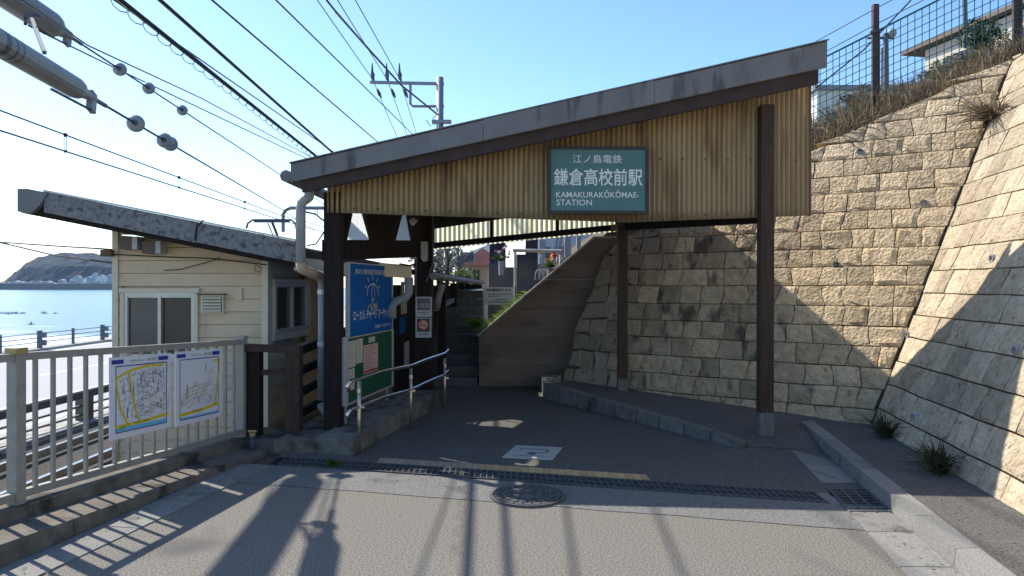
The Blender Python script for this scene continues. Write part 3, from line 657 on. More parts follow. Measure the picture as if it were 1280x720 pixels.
struct('upper_path', MB().quad((-1.3,13.5,1.525), (-.5,13.5,1.525), (-.5,24,1.55), (-1.3,24,1.55)), M['step'])
# raised platform with kerb stones
kp = [V((.42,9.95,0)), V((2.22,7.22,0))]
rp = thing('raised_platform', (1.3,8.8,0), None, None, kind='structure')
kd = (kp[1]-kp[0]).normalized(); kn = V((-kd.y, kd.x, 0)); ln = (kp[1]-kp[0]).length
hz = lambda f_: .30-.20*f_
nk = 9
for i in range(nk):
    f0, f1 = i/nk, (i+1)/nk-.006; a = kp[0]+kd*ln*f0; b_ = kp[0]+kd*ln*f1; za, zb = gz(a.x,a.y)-.02, gz(b_.x,b_.y)-.02
    if i == nk-1: zb2 = .07
    else: zb2 = hz(f1)
    up_ = V((0,0,1)); nn = kn*.13
    obj('kerb_stone', MB().hexa([a+up_*za, b_+up_*zb, b_+nn+up_*zb, a+nn+up_*za], [a+nn*.1+up_*hz(f0), b_+nn*.1+up_*zb2, b_+nn+up_*zb2, a+nn+up_*hz(f0)]), M['block'], rp)
mb = MB(); k = 10
far = [wall_pt('back', 3.78-i*.37, .2, -.1) for i in range(k+1)]
for i in range(k):
    f0, f1 = i/k, (i+1)/k; a, b_ = kp[0]+kd*ln*f0+kn*.12, kp[0]+kd*ln*f1+kn*.12
    zz = lambda f_: hz(f_)-.012-(.0 if f_ < .9 else .05)
    mb.quad(V((a.x,a.y,zz(f0))), V((b_.x,b_.y,zz(f1))), V((far[i+1].x,far[i+1].y,.30-.19*f1)), V((far[i].x,far[i].y,.30-.19*f0)))
a = kp[1]+kn*.12; mb.quad(V((a.x,a.y,.038)), V((a.x,a.y,-.01)), V((2.95,7.15,-.01)), V((2.95,7.15,.012))); mb.quad(V((a.x,a.y,.038)), V((2.95,7.15,.012)), V((3.2,8.0,.05)), V((far[-1].x,far[-1].y,.11)))
obj('platform_surface', mb, M['passage'], rp)
mb = MB().hexa([kp[0]+V((0,.0,.0)), kp[0]+kn*.13, kp[0]+V((.3,.9,0)), kp[0]+V((0,.9,0))], [kp[0]+V((0,0,.31)), kp[0]+kn*.13+V((0,0,.31)), kp[0]+V((.3,.9,.31)), kp[0]+V((0,.9,.31))]); obj('end_block', mb, M['concrete'], rp)

# ------------------------------------------------------------------ entrance canopy
RZ = lambda x: 3.272+.24*x
cp = thing('entrance_canopy', (.6,7.6,0), 'station entrance canopy with one sloping roof and a yellowed corrugated gable', 'canopy')
fa, fb = V((-2.11,7.05,0)), V((3.10,7.30,0))
roof = [(-2.08,7.09), (3.10,7.34), (1.66,9.75), (1.72,11.16), (-1.30,11.66), (-1.95,11.66), (-1.95,8.1), (-2.08,8.1)]
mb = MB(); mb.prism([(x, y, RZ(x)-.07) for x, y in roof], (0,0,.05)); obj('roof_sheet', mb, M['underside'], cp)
fx = [-2.11, -.275, 1.39, 3.115]
for i in range(3):
    def q(x, dz, dy=0): f_ = (x-fa.x)/(fb.x-fa.x); return V((x, fa.y+(fb.y-fa.y)*f_+dy, RZ(x)+dz))
    x0, x1 = fx[i], fx[i+1]-.004; o_ = .006*(i == 1)
    h0_, h1_ = .17+.08*(x0+2.15)/5.3, .17+.08*(x1+2.15)/5.3
    obj('fascia', MB().hexa([q(x0,-h0_,-o_), q(x1,-h1_,-o_), q(x1,-h1_,.05), q(x0,-h0_,.05)], [q(x0,o_,-o_), q(x1,o_,-o_), q(x1,o_,.05), q(x0,o_,.05)]), M['steelgrey'], cp)
obj('ridge_flashing', MB().hexa([q(-2.12,.008,-.015), q(3.125,.008,-.015), q(3.125,.008,.10), q(-2.12,.008,.10)], [q(-2.12,.02,-.015), q(3.125,.02,-.015), q(3.125,.02,.10), q(-2.12,.02,.10)]), M['steelgrey'], cp)
obj('barge_board', MB().hexa([q(-2.02,-.28,.06), q(3.05,-.385,.06), q(3.05,-.385,.12), q(-2.02,-.28,.12)], [q(-2.02,-.14,.06), q(3.05,-.22,.06), q(3.05,-.22,.12), q(-2.02,-.14,.12)]), mat('barge_brown', (.032,.019,.017), (.055,.034,.03), sc=5, rough=.7, bump=.2, bsc=40), cp)
mb = MB(); e0, e1 = V((3.12,7.32,0)), V((1.68,9.75,0)); e2 = V((1.74,11.18,0))
for a, b_ in ((e0,e1), (e1,e2), (e2,V((-1.3,11.70,0)))):
    mb.hexa([V((a.x,a.y,RZ(a.x)-.12)), V((b_.x,b_.y,RZ(b_.x)-.12)), V((b_.x-.04,b_.y,RZ(b_.x)-.12)), V((a.x-.04,a.y,RZ(a.x)-.12))], [V((a.x,a.y,RZ(a.x)+.01)), V((b_.x,b_.y,RZ(b_.x)+.01)), V((b_.x-.04,b_.y,RZ(b_.x)+.01)), V((a.x-.04,a.y,RZ(a.x)+.01))])
obj('side_fascia', mb, M['steelgrey'], cp)
mb = MB()
for i in range(6):
    y_ = 7.9+i*.6; xr = max(1.55, 2.95-(y_-7.49)*.66); mb.beam((-1.95,y_,RZ(-1.95)-.12), (xr,y_,RZ(xr)-.12), .05, .09)
obj('rafters', mb, M['underside'], cp, kind='stuff')
# corrugated gable sheets
SY = lambda x: 7.45+.066*(x+1.86)
def bot(x):
    if x < 1.17: return 2.345+(2.262-2.345)*(x+1.86)/3.03
    return 2.262+(2.345-2.262)*(x-1.17)/2.0
def corrugated(x0, x1, dy, pitch=.053, amp=.016, topf=None, botf=None, yf=None):
    mb = MB(); k = int((x1-x0)/pitch*6)
    vs = []
    for i in range(k+1):
        x = x0+(x1-x0)*i/k; o_ = amp*math.sin(2*math.pi*x/pitch)
        for z in (botf(x), (botf(x)*.5+topf(x)*.5), topf(x)): vs.append(V((x, yf(x)+dy+o_, z)))
    return mb.add(vs, [(i*3+j, i*3+3+j, i*3+4+j, i*3+1+j) for i in range(k) for j in range(2)])
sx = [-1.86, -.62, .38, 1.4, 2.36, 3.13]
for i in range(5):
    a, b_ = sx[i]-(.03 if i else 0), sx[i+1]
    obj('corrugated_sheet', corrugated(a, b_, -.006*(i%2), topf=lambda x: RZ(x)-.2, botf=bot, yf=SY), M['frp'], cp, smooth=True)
mb = MB(); x = -1.83
while x < 3.1:
    for z in ([bot(x)+.05, 2.92] if RZ(x) > 3.3 else [bot(x)+.05]):
        if not (.3 < x < 1.42 and z < 3.05): mb.ball((x, SY(x)-.022, z), .011, 6, 4)
    x += .24
obj('roof_bolts', mb, M['rust'], cp, kind='stuff')
obj('edge_trim', MB().box(3.115,3.14,SY(3.1)-.02,SY(3.1)+.03,bot(3.1),RZ(3.1)-.25), M['rust'], cp)
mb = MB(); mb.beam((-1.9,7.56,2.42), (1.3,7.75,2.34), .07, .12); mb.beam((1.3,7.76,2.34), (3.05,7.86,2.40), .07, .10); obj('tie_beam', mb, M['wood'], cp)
# front post and rear post with concrete feet
def post(x, y, z0, z1, wd, foot, lean=0):
    p_ = obj('post', MB().beam((x,y,z0+foot), (x+lean,y,z1), wd, wd, (0,1,0)), M['woodpost'], cp)
    obj('post_foot', MB().beam((x-.0,y,z0-.05), (x,y,z0+foot+.0), wd+.004, wd+.004, (0,1,0)), M['block'], p_)
post(2.62, 7.66, .02, 3.47, .135, .28, .01); post(1.44, 9.65, .20, RZ(1.44)-.1, .12, .20)
# eaves beam on the posts and the pale side sheets above it
bp_ = [V((2.66,7.80,2.31)), V((1.44,9.72,2.38)), V((-1.28,10.92,2.19))]
gp_ = [V((1.56,11.0,2.48)), V((-1.26,11.5,2.23))]
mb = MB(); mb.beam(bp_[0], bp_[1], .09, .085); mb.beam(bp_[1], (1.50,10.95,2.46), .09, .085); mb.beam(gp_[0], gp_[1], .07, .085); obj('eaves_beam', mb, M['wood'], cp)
sd = (gp_[1]-gp_[0]); sd.z = 0; sl_ = sd.length; sd.normalize(); so_ = V((-sd.y, sd.x, 0))*-1
cuts = [0, .31, .665, 1.0]
for c0_, c1_ in zip(cuts[:-1], cuts[1:]):
    k = int((c1_-c0_)*sl_/.012); vs = []
    for i in range(k+1):
        s_ = (c0_+(c1_-c0_)*i/k)*sl_; q_ = gp_[0]+sd*s_+so_*(.06+.014*math.sin(2*math.pi*s_/.076)); zt = RZ(q_.x)-.1
        vs += [V((q_.x,q_.y,2.42-.0873*s_)), V((q_.x,q_.y,zt))]
    obj('side_sheet', MB().add(vs, [(i*2,i*2+2,i*2+3,i*2+1) for i in range(k)]), M['frpside'], cp, smooth=True)
for c_ in (.0, .31, .665, .99):
    q_ = gp_[0]+sd*c_*sl_+so_*.0; obj('side_frame', MB().beam((q_.x,q_.y,2.46-.25*c_), (q_.x,q_.y,RZ(q_.x)-.1), .05, .05, (0,1,0)), M['wood'], cp)
# left bay: post, header board, raking struts, white sheet outside
HA, HE = V((-1.86,7.55,0)), V((-1.12,9.5,0)); hdn = (HE-HA).normalized(); hn = V((hdn.y,-hdn.x,0))
obj('left_post', MB().box(-1.90,-1.735,7.46,7.63,-.02,2.55), M['wood'], cp)
mb = MB(); mb.hexa([HA+V((-.05,-.12,1.86)), HE+V((0,0,1.98)), HE+V((-.06,0.05,1.98)), HA+V((-.08,.05,1.86))], [HA+V((-.05,-.12,2.07)), HE+V((0,0,2.19)), HE+V((-.06,.05,2.19)), HA+V((-.08,.05,2.07))]); obj('header_board', mb, M['wood'], cp)
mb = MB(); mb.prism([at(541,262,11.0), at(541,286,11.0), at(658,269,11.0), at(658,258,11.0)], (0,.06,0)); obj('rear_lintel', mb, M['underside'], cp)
obj('rear_left_post', MB().box(-1.26,-1.03,9.52,9.72,-.05,RZ(-1.2)-.08), M['wood'], cp)
mb = MB()
for b0, b1, t0_, t1_ in ((.0,.15,.0,.22), (.40,.64,.30,.74), (.86,1.0,.79,1.0)):
    Q = lambda f_, z, o_: HA+(HE-HA)*f_+hn*o_+V((0,0,z+.12*f_))
    mb.hexa([Q(b0,2.06,0), Q(b1,2.06,0), Q(b1,2.06,-.05), Q(b0,2.06,-.05)], [Q(t0_,2.46,0), Q(t1_,2.46,0), Q(t1_,2.46,-.05), Q(t0_,2.46,-.05)])
obj('raking_struts', mb, M['wood'], cp)
mb = MB(); mb.beam(HA+V((0,.1,2.52)), HE+V((0,0,2.6)), .08, .14); obj('top_plate', mb, M['wood'], cp)
vs = []; k = 160
for i in range(k+1):
    q_ = HA+(HE-HA)*(.2+.85*i/k)-hn*(.26+.008*math.sin(i*.9)); vs += [q_+V((0,.1,1.95)), q_+V((0,.1,2.6))]
obj('white_side_sheet', MB().add(vs, [(i*2,i*2+2,i*2+3,i*2+1) for i in range(k)]), M['frpwhite'], cp, smooth=True)
# gutter and downpipe at the low corner
mb = MB(); mb.tube([(-2.17,7.1,2.66), (-2.17,9.2,2.66)], .06, 8); obj('eaves_gutter', mb, M['steelgrey'], cp)
def pxs(l): return [at(*q) for q in l]
dp = obj('downpipe', MB().tube(pxs([(388,236,7.3),(386,247,7.32),(377,254,7.35),(376,262,7.36),(376,330,7.36)]), .05, 10), M['pvc'], cp, smooth=True)
obj('lower_downpipe', MB().tube(pxs([(403,346,7.75),(403,420,7.75),(402,500,7.75)]), .045, 10), M['pvc'], cp, smooth=True)
obj('downpipe_bend', MB().tube(pxs([(376,328,7.36),(377,336,7.37),(386,340,7.45),(402,346,7.7),(403,352,7.75)]), .052, 10), mat('tan_pipe', (.34,.26,.18), (.40,.32,.23), sc=12, rough=.6), cp, smooth=True)
obj('pipe_shoe', MB().tube(pxs([(402,505,7.75),(406,513,7.72),(413,520,7.68),(414,536,7.62)]), .052, 10), M['pvc'], cp, smooth=True)
mb = MB()
for yy in (365,430): mb.tube(pxs([(403,yy-3,7.75),(403,yy+3,7.75)]), .052, 10)
obj('pipe_collar', mb, M['alum'], cp)
obj('cable_loop', MB().tube(pxs([(418,270,7.6),(405,290,7.6),(395,305,7.6),(384,307,7.6)]), .008, 5), M['cable'], cp)
bx_ = obj('meter_box', MB().prism([at(525,302,9.4), at(534,302,9.4), at(534,326,9.4), at(529,327,9.4), at(524,320,9.4)], (0,.12,0)), M['signgrey'], cp)

for a_, nm in ((((541,300,9.4),(541,330,9.4),(536,345,9.4),(533,352,9.4)),'conduit'), (((523,262,9.35),(522,300,9.35),(520,340,9.35),(520,370,9.35)),'conduit'), (((520,330,9.3),(512,332,9.1),(500,330,8.8)),'conduit')):
    obj(nm, MB().tube(pxs(a_), .012, 6), M['steeldark'], cp)
obj('lamp_fitting', MB().tube([at(514,274,8.9), at(519,279,8.9)], [.035,.05], 10), M['creamtrim'], cp)
obj('junction_box', MB().box(-1.30,-1.22,9.42,9.52,1.95,2.08), M['signgrey'], cp)
# name sign hung on the gable
sg = thing('station_sign', (.87,7.5,2.33), 'teal station name sign with white lettering in a dark frame on the gable', 'sign')
fr = Frame((.36,7.49,2.335), V((1,.035,0)).normalized(), (0,0,1)); W_, H_ = 1.03, .685
mb = MB(); bw_ = .032
for u0, v0, u1, v1 in ((0,0,W_,bw_), (0,H_-bw_,W_,H_), (0,bw_,bw_,H_-bw_), (W_-bw_,bw_,W_,H_-bw_)): fr.slab(mb, u0, v0, u1, v1, -.03, .022)
obj('sign_frame', mb, M['signframe'], sg)
obj('sign_panel', fr.slab(MB(), bw_, bw_, W_-bw_, H_-bw_, -.02, .008), M['teal'], sg)
fr2 = Frame(fr.p(0,0,.008), fr.x, fr.z)
for st_, u, v, wd, ht, bo in (('江ノ島電鉄', .255,.515,.50,.085,.0), ('鎌倉高校前駅', .065,.285,.90,.175,.009), ('KAMAKURAKŌKŌMAE-', .085,.165,.845,.075,.004), ('STATION', .09,.085,.36,.06,.004)):
    mb = MB(); fr2.text(mb, st_, u, v, wd, ht, bo, .003)
    if mb.v: obj('lettering', mb, M['whiteprint'], sg)

# blue board and green notice board
bo = thing('blue_signboard', (-1.6,8.3,1.07), 'tall blue signboard with white writing and a light bulb emblem', 'signboard')
b0_, b1_ = V((-1.69,7.66,1.075)), V((-1.478,9.07,1.075)); bd = (b1_-b0_).normalized(); bl = (b1_-b0_).length
fr = Frame(b0_, bd, (0,0,1)); BH = .765
mb = MB(); fr.slab(mb, 0, 0, bl, BH, -.02, .004); obj('board', mb, M['blue'], bo)
mb = MB()
for u0, v0, u1, v1 in ((-.02,-.015,bl+.02,0), (-.02,BH,bl+.02,BH+.012), (-.02,0,0,BH), (bl,0,bl+.02,BH)): fr.slab(mb, u0, v0, u1, v1, -.03, .014)
obj('frame', mb, M['alum'], bo)
mb = MB(); fr.text(mb, 'あなたの街を応援 商店街 毎月開催', .17, .655, 1.16, .062, .01, .007); fr.text(mb, 'ローカル チャージ マーケット', .12, .155, 1.22, .115, .012, .007); fr.text(mb, '主催:ローカルパワー', .80, .045, .60, .045, .01, .007); obj('lettering', mb, M['whiteprint'], bo, kind='stuff')
mb = MB(); uc, vc = .72, .44
arc = [(uc+.19*math.cos(R(a)), vc+.115*math.sin(R(a))) for a in range(-10, 191, 10)]; fr.line(mb, arc, .011, .007)
for a in (30, 60, 90, 120, 150):
    c_, s_ = math.cos(R(a)), math.sin(R(a)); r0, r1 = (1.25, 1.55) if a in (30,150) else (1.35, 1.85); fr.line(mb, [(uc+.19*c_*r0, vc+.115*s_*r0), (uc+.19*c_*r1, vc+.115*s_*r1)], .012, .007)
obj('bulb_emblem', mb, M['whiteprint'], bo)
mb = MB(); loop = [(uc+.02+.05*math.cos(R(a)), vc+.01+.09*math.sin(R(a))) for a in range(0, 361, 30)]; fr.line(mb, loop, .013, .007)
fr.line(mb, [(uc-.02,vc-.05), (uc-.04,vc-.15), (uc+.07,vc-.225)], .014, .007); fr.line(mb, [(uc-.10+.05*math.cos(R(a)), vc-.17+.045*math.sin(R(a))) for a in range(0, 361, 40)], .013, .007)
for i in range(4): fr.line(mb, [(uc+.02+i*.035,vc-.17), (uc+.035+i*.035,vc-.10), (uc+.05+i*.035,vc-.17)], .011, .007)
obj('script_emblem', mb, M['noticecream'], bo)
gn = thing('notice_board', (-1.6,8.3,.4), 'green notice board with paper notices pinned in an aluminium frame', 'notice board')
fr = Frame(V((-1.70,7.60,.395)), bd, (0,0,1)); gl, GH = 1.50, .665
obj('felt_panel', fr.slab(MB(), 0, 0, gl, GH, -.02, 0), M['green'], gn)
mb = MB()
for u0, v0, u1, v1 in ((-.06,-.02,0,GH+.015), (gl,-.02,gl+.02,GH+.015), (0,-.02,gl,0), (0,GH,gl,GH+.015)): fr.slab(mb, u0, v0, u1, v1, -.04, .02)
obj('frame', mb, M['alum'], gn)
for u0, v0, u1, v1, mm in ((.04,.36,.25,.635,'noticecream'), (.27,.38,.47,.64,'noticecream'), (.04,.12,.22,.345,'noticecream'), (.50,.24,.97,.555,'noticepink'), (.66,.575,.87,.635,'noticecream')):
    ns = obj('notice_sheet', fr.slab(MB(), u0, v0, u1, v1, .001, .004), M[mm], gn)
    mb = MB(); k = int((v1-v0)/.03)
    for i in range(k):
        vv = v1-.02-(v1-v0-.03)*i/max(1,k); e = u1-.03-random.uniform(0,.4)*(u1-u0); fr.rect(mb, u0+.025, vv-.009, e, vv, .006)
    obj('printed_lines', mb, M['mapline'] if mm == 'noticecream' else mat('brick_print', (.42,.16,.14), rough=.7), ns)
    if mm == 'noticepink': obj('red_band', fr.rect(MB(), u0, v0+.01, u1, v0+.035, .0065), M['red'], ns)
obj('board_leg', MB().tube([fr.p(.05,-.02,-.03), fr.p(.02,-.38,-.03)], .018, 6), M['pvc'], gn)
obj('board_leg', MB().tube([fr.p(gl-.1,-.02,-.03), fr.p(gl-.1,-.42,-.03)], .018, 6), M['pvc'], gn)

# handrail
hr = thing('handrail', (-1.2,8,0), 'double stainless steel handrail on three posts beside the passage', 'handrail')
hp = [V((-1.45,7.02,0)), V((-1.11,8.12,.03)), V((-.84,9.25,.06))]; ht = [.70,.67,.64]
for p_, h_ in zip(hp, ht):
    o_ = obj('handrail_post', MB().tube([p_-V((0,0,.05)), p_+V((0,0,h_))], .018, 10), M['brass'], hr, smooth=True); obj('post_clamp', MB().tube([p_+V((0,0,h_-.11)), p_+V((0,0,h_-.07))], .027, 10), M['chrome'], o_)
def rail(dz, a0, a1, name):
    pts = [hp[0]+V((-.06,-.16,ht[0]+dz-.07)), hp[0]+V((-.07,-.20,ht[0]+dz-.02)), hp[0]+V((-.05,-.14,ht[0]+dz+.02)), hp[0]+V((0,0,ht[0]+dz+.02)), hp[0]*.6+hp[1]*.4+V((0,0,ht[0]+dz+.03)), hp[1]+V((0,0,ht[1]+dz+.03)), hp[1]*.6+hp[2]*.4+V((0,0,ht[1]+dz+.035)), hp[2]+V((0,0,ht[2]+dz+.06)), hp[2]+(hp[2]-hp[1])*.12+V((0,0,ht[2]+dz+.09))]
    return obj(name, MB().tube(pts, .018, 10), M['chrome'], hr, smooth=True)
rail(0, 0, 0, 'top_rail'); lr = rail(-.265, 0, 0, 'lower_rail')
mb = MB()
for p_, h_ in zip(hp, ht): mb.beam(p_+V((0,0,h_-.245)), p_+V((.05,.0,h_-.245)), .02, .02)
obj('rail_bracket', mb, M['chrome'], hr)
# low block wall behind the handrail
lb = thing('block_edging', (-1.3,8,0), 'low dark concrete block edging behind the handrail', 'edging')
pa, pb = V((-1.52,6.95,0)), V((-.93,9.4,0)); pd_ = (pb-pa); k = 6
for i in range(k):
    f0, f1 = i/k, (i+1)/k-.005; a, b_ = pa+pd_*f0, pa+pd_*f1; hh = lambda f_: .16+.12*f_
    z = random.uniform(-.008,.008)
    obj('block', MB().hexa([a, b_, b_+V((-.35,.08,0)), a+V((-.35,.08,0))], [a+V((.0,0,hh(f0)+z)), b_+V((0,0,hh(f1)+z)), b_+V((-.35,.08,hh(f1)+z)), a+V((-.35,.08,hh(f0)+z))]), M['block'], lb)
obj('bank', MB().hexa([pa+V((-.36,.1,0)), pb+V((-.36,.1,0)), pb+V((-1,.1,0)), pa+V((-.75,.1,0))], [pa+V((-.36,.1,.13)), pb+V((-.36,.1,.24)), pb+V((-1,.1,.24)), pa+V((-.75,.1,.13))]), M['dirty'], lb)

# signs on the dark rear post
def case(name, x0, y0, x1, y1, d, label, cat):
    a, b_ = at(x0,y1,d), at(x1,y0,d); t_ = thing(name, (a.x,a.y,a.z), label, cat)
    fr = Frame(a, (1,0,0), (0,0,1)); W2, H2 = b_.x-a.x, b_.z-a.z; obj('case', fr.slab(MB(), 0,0,W2,H2,-.06,0), M['signgrey'], t_); return t_, fr, W2, H2
ts_, fr, W2, H2 = case('time_display', 519.5,371,539.5,396,9.45,'small grey display case showing a time above the no smoking sign','display')
obj('screen', fr.rect(MB(), .018,.085,W2-.018,H2-.02,.003), M['navy'], ts_); mb = MB(); fr.text(mb, 'am', .025, .125, .035, .02, 0, .006); fr.text(mb, '10:30', .065, .115, .11, .06, 0, .006); obj('digits', mb, M['signgrey'], ts_)
mb = MB(); fr.rect(mb, .03,.055,W2-.03,.065,.003); fr.text(mb, '発車', .075, .02, .05, .022, 0, .003); obj('small_print', mb, M['mapdark'], ts_)
ns_, fr, W2, H2 = case('no_smoking_sign', 519.5,397,539,422,9.45,'no smoking sign in a grey case under the time display','sign')
obj('black_field', fr.rect(MB(), .018,.075,W2-.018,H2-.012,.003), M['black'], ns_)
mb = MB(); uc, vc = W2/2, .165; fr.disc(mb, uc, vc, 0, .066, .005); obj('white_disc', mb, mat('pale_pink_disc', (.55,.38,.36), rough=.5), ns_)
mb = MB(); fr.disc(mb, uc, vc, .052, .066, .007); fr.line(mb, [(uc-.042,vc+.042),(uc+.042,vc-.042)], .013, .008); obj('red_ring', mb, M['red'], ns_)
mb = MB(); fr.rect(mb, uc-.045, vc-.014, uc+.03, vc+.0, .0065); fr.line(mb, [(uc+.03,vc+.01),(uc+.02,vc+.025),(uc+.035,vc+.04)], .006, .0065); obj('cigarette', mb, M['mapdark'], ns_)
mb = MB(); fr.text(mb, '終日禁煙', .04, .03, W2-.08, .028, .02, .004); obj('lettering', mb, M['mapdark'], ns_, kind='stuff')

# ------------------------------------------------------------------ platform side behind the left bay
sh = thing('platform_shelter', (-1.4,12,-.6), 'dark wooden platform shelter with a low scalloped roof edge beside the stairs', 'shelter')
obj('shade_wall', MB().box(-1.58,-1.50,9.75,24,-1.1,1.62), M['wood'], sh)  # dark wall added in place of the shade seen under the shelter
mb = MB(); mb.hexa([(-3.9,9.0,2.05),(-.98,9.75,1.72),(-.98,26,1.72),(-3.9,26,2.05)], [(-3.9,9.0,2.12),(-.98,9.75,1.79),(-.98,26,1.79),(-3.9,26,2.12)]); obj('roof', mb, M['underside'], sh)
mb = MB()
for i in range(64):
    y_ = 9.3+i*.26; mb.tube([(-.99,y_+.01,1.73),(-.99,y_+.25,1.73)], .05, 8)
obj('scalloped_gutter', mb, M['steelgrey'], sh)
mb = MB(); mb.plank((-1.55,8.75,1.72), (-1.24,9.15,1.70), (.75,-.65,0), (0,0,.16), .03); obj('end_fascia', mb, M['creamtrim'], sh)
for i in range(7):
    y_ = 11+i*2.2; obj('shelter_post', MB().box(-1.10,-.99,y_,y_+.11,-.2,1.66), M['wood'], sh)
obj('drain_pipe', MB().tube(pxs([(511,347,9.0),(511,366,9.0),(506,373,9.0),(494,377,9.0),(490,384,9.0),(490,398,9.0)]), .055, 10), M['pvc'], sh, smooth=True)
obj('drain_pipe', MB().tube(pxs([(553,355,10.6),(551,362,10.6),(548,372,10.6),(546,385,10.6)]), .05, 10), M['pvc'], sh, smooth=True)
obj('side_rail', MB().beam(at(545,385,10.8), at(592,363,18), .06, .08), M['polegrey'], sh)
for (x0,y0,x1,y1), mm in (((498,352,505,372),'noticecream'), ((498,376,505,394),'noticecream'), ((496,398,503,420),'blue'), ((502,430,508,462),'signgrey')):
    a, b_ = -1.5*924/(x0-640), -1.5*924/(x1-640); z0, z1 = 1.6+(358-y1)/924*a, 1.6+(358-y0)/924*a
    obj('poster', MB().box(-1.497,-1.488,a+.2,b_+.2,z0,z1), M[mm], sh)
obj('platform_deck', MB().box(-3.9,-1.62,9.2,60,-1.4,-.45), M['dirty'], sh)

# ------------------------------------------------------------------ ticket booth on the platform end
bt = thing('station_booth', (-3.5,9.2,-.9), 'cream weatherboard booth with sliding windows under a tilted concrete roof', 'booth')
BX0, BX1, BY, BY1, BZ = -4.41, -2.72, 8.2, 10.5, -.95
obj('booth_core', MB().box(BX0+.03,BX1-.03,BY+.04,BY1,BZ,2.05), M['creamtrim'], bt)
ft = lambda x: 2.60-.197*(x+4.84)-.26                # underside of the roof at the front
wx0, wx1, wz0, wz1 = -4.28, -3.515, .80, 1.525
bh = .142; z = BZ
while z < 2.25:
    z1 = z+bh-.006
    spans = [(BX0+.055, BX1-.05)]
    if z1 > wz0-.06 and z < wz1+.06: spans = [(BX0+.055, wx0-.045), (wx1+.045, BX1-.05)]
    for a, b_ in spans:
        za, zb = min(z1, ft(a)+.1), min(z1, ft(b_)+.1)
        if za <= z+.01: continue
        if zb <= z+.01: zb = z+.005
        obj('siding_board', MB().hexa([(a,BY-.012,z),(b_,BY-.012,z),(b_,BY+.045,z),(a,BY+.045,z)], [(a,BY+.004,za),(b_,BY+.004,zb),(b_,BY+.045,zb),(a,BY+.045,za)]), M['cream'], bt)
    z += bh
sp0, sp1 = V((-2.72,8.2,0)), V((-2.60,10.3,0)); s_d = (sp1-sp0).normalized(); s_n = V((s_d.y,-s_d.x,0)); sl2 = (sp1-sp0).length
sw0, sw1, swz0, swz1 = .20, 1.33, 1.06, 1.64
z = BZ
while z < 1.95:
    z1 = min(z+bh-.006, 1.98)
    spans = [(.05, sl2)]
    if z1 > swz0-.05 and z < swz1+.05: spans = [(.05, sw0-.03), (sw1+.03, sl2)]
    for a, b_ in spans:
        A, B = sp0+s_d*a, sp0+s_d*b_
        obj('siding_board', MB().hexa([A+s_n*.012+V((0,0,z)), B+s_n*.012+V((0,0,z)), B-s_n*.04+V((0,0,z)), A-s_n*.04+V((0,0,z))], [A-s_n*.004+V((0,0,z1)), B-s_n*.004+V((0,0,z1)), B-s_n*.04+V((0,0,z1)), A-s_n*.04+V((0,0,z1))]), M['cream'], bt)
    z += bh
obj('corner_trim', MB().box(BX1-.048,BX1+.022,BY-.028,BY+.05,BZ,ft(BX1)+.1), M['creamtrim'], bt)
obj('corner_trim', MB().box(BX0-.01,BX0+.053,BY-.028,BY+.05,BZ,ft(BX0)+.1), M['creamtrim'], bt)
def window(fr, w2, h2, panes, name, m1, m2):
    o_ = obj(name, MB(), M['alum'], bt); mb = MB(); e = .035
    for u0, v0, u1, v1 in ((-e,-e,w2+e,0), (-e,h2,w2+e,h2+e), (-e,0,0,h2), (w2,0,w2+e,h2), (w2*.5-.017,0,w2*.5+.017,h2)): fr.slab(mb, u0,v0,u1,v1,-.03,.03)
    for v in (0, h2-.02): fr.slab(mb, 0, v, w2, v+.02, -.03, .02)
    me = bpy.data.meshes.new(name); me.from_pydata([v_-ORG[o_.name] for v_ in mb.v], [], mb.f); me.materials.append(M['alum']); o_.data = me
    obj('pane', fr.slab(MB(), 0,0,w2*.5,h2,-.03,-.008), m1, o_); obj('pane', fr.slab(MB(), w2*.5,0,w2,h2,-.03,-.016), m2, o_); return o_
wf = window(Frame((wx0+.03,BY,wz0+.03), (1,0,0), (0,0,1)), wx1-wx0-.06, wz1-wz0-.06, 2, 'window', M['glass'], M['glassbrown'])
mb = MB(); fr = Frame((wx0,BY,wz0), (1,0,0), (0,0,1)); ww, hh_ = wx1-wx0, wz1-wz0
for u0, v0, u1, v1 in ((-.045,-.05,ww+.045,-.006), (-.06,hh_+.006,ww+.06,hh_+.055), (-.045,0,-.006,hh_), (ww+.006,0,ww+.045,hh_)): fr.slab(mb, u0,v0,u1,v1,-.01,.04)
obj('window_casing', mb, M['creamtrim'], wf)
frs = Frame(sp0+s_d*(sw0+.03)+V((0,0,swz0+.03)), s_d, (0,0,1)); ws = window(frs, sw1-sw0-.06, swz1-swz0-.06, 2, 'window', M['glass'], M['glass'])
mb = MB(); fr = Frame(sp0+s_d*sw0+V((0,0,swz0)), s_d, (0,0,1)); w3, h3 = sw1-sw0, swz1-swz0
for u0, v0, u1, v1 in ((-.06,-.08,w3+.04,-.006), (-.06,h3+.006,w3+.06,h3+.045), (-.045,0,-.006,h3), (w3+.006,0,w3+.045,h3)): fr.slab(mb, u0,v0,u1,v1,-.01,.035)
obj('window_casing', mb, M['creamtrim'], ws)
vt = obj('vent_louver', MB().box(-3.43,-3.18,BY-.05,BY+.02,1.30,1.505), M['creamtrim'], bt)
lv = None
for i in range(5):
    if lv is None: lv = obj('slat', MB().hexa([(-3.41,BY-.075,1.322),(-3.20,BY-.075,1.322),(-3.20,BY-.051,1.34),(-3.41,BY-.051,1.34)], [(-3.41,BY-.072,1.334),(-3.20,BY-.072,1.334),(-3.20,BY-.051,1.352),(-3.41,BY-.051,1.352)]), M['creamtrim'], vt)
    else: inst(lv, (0,0,.035*i))
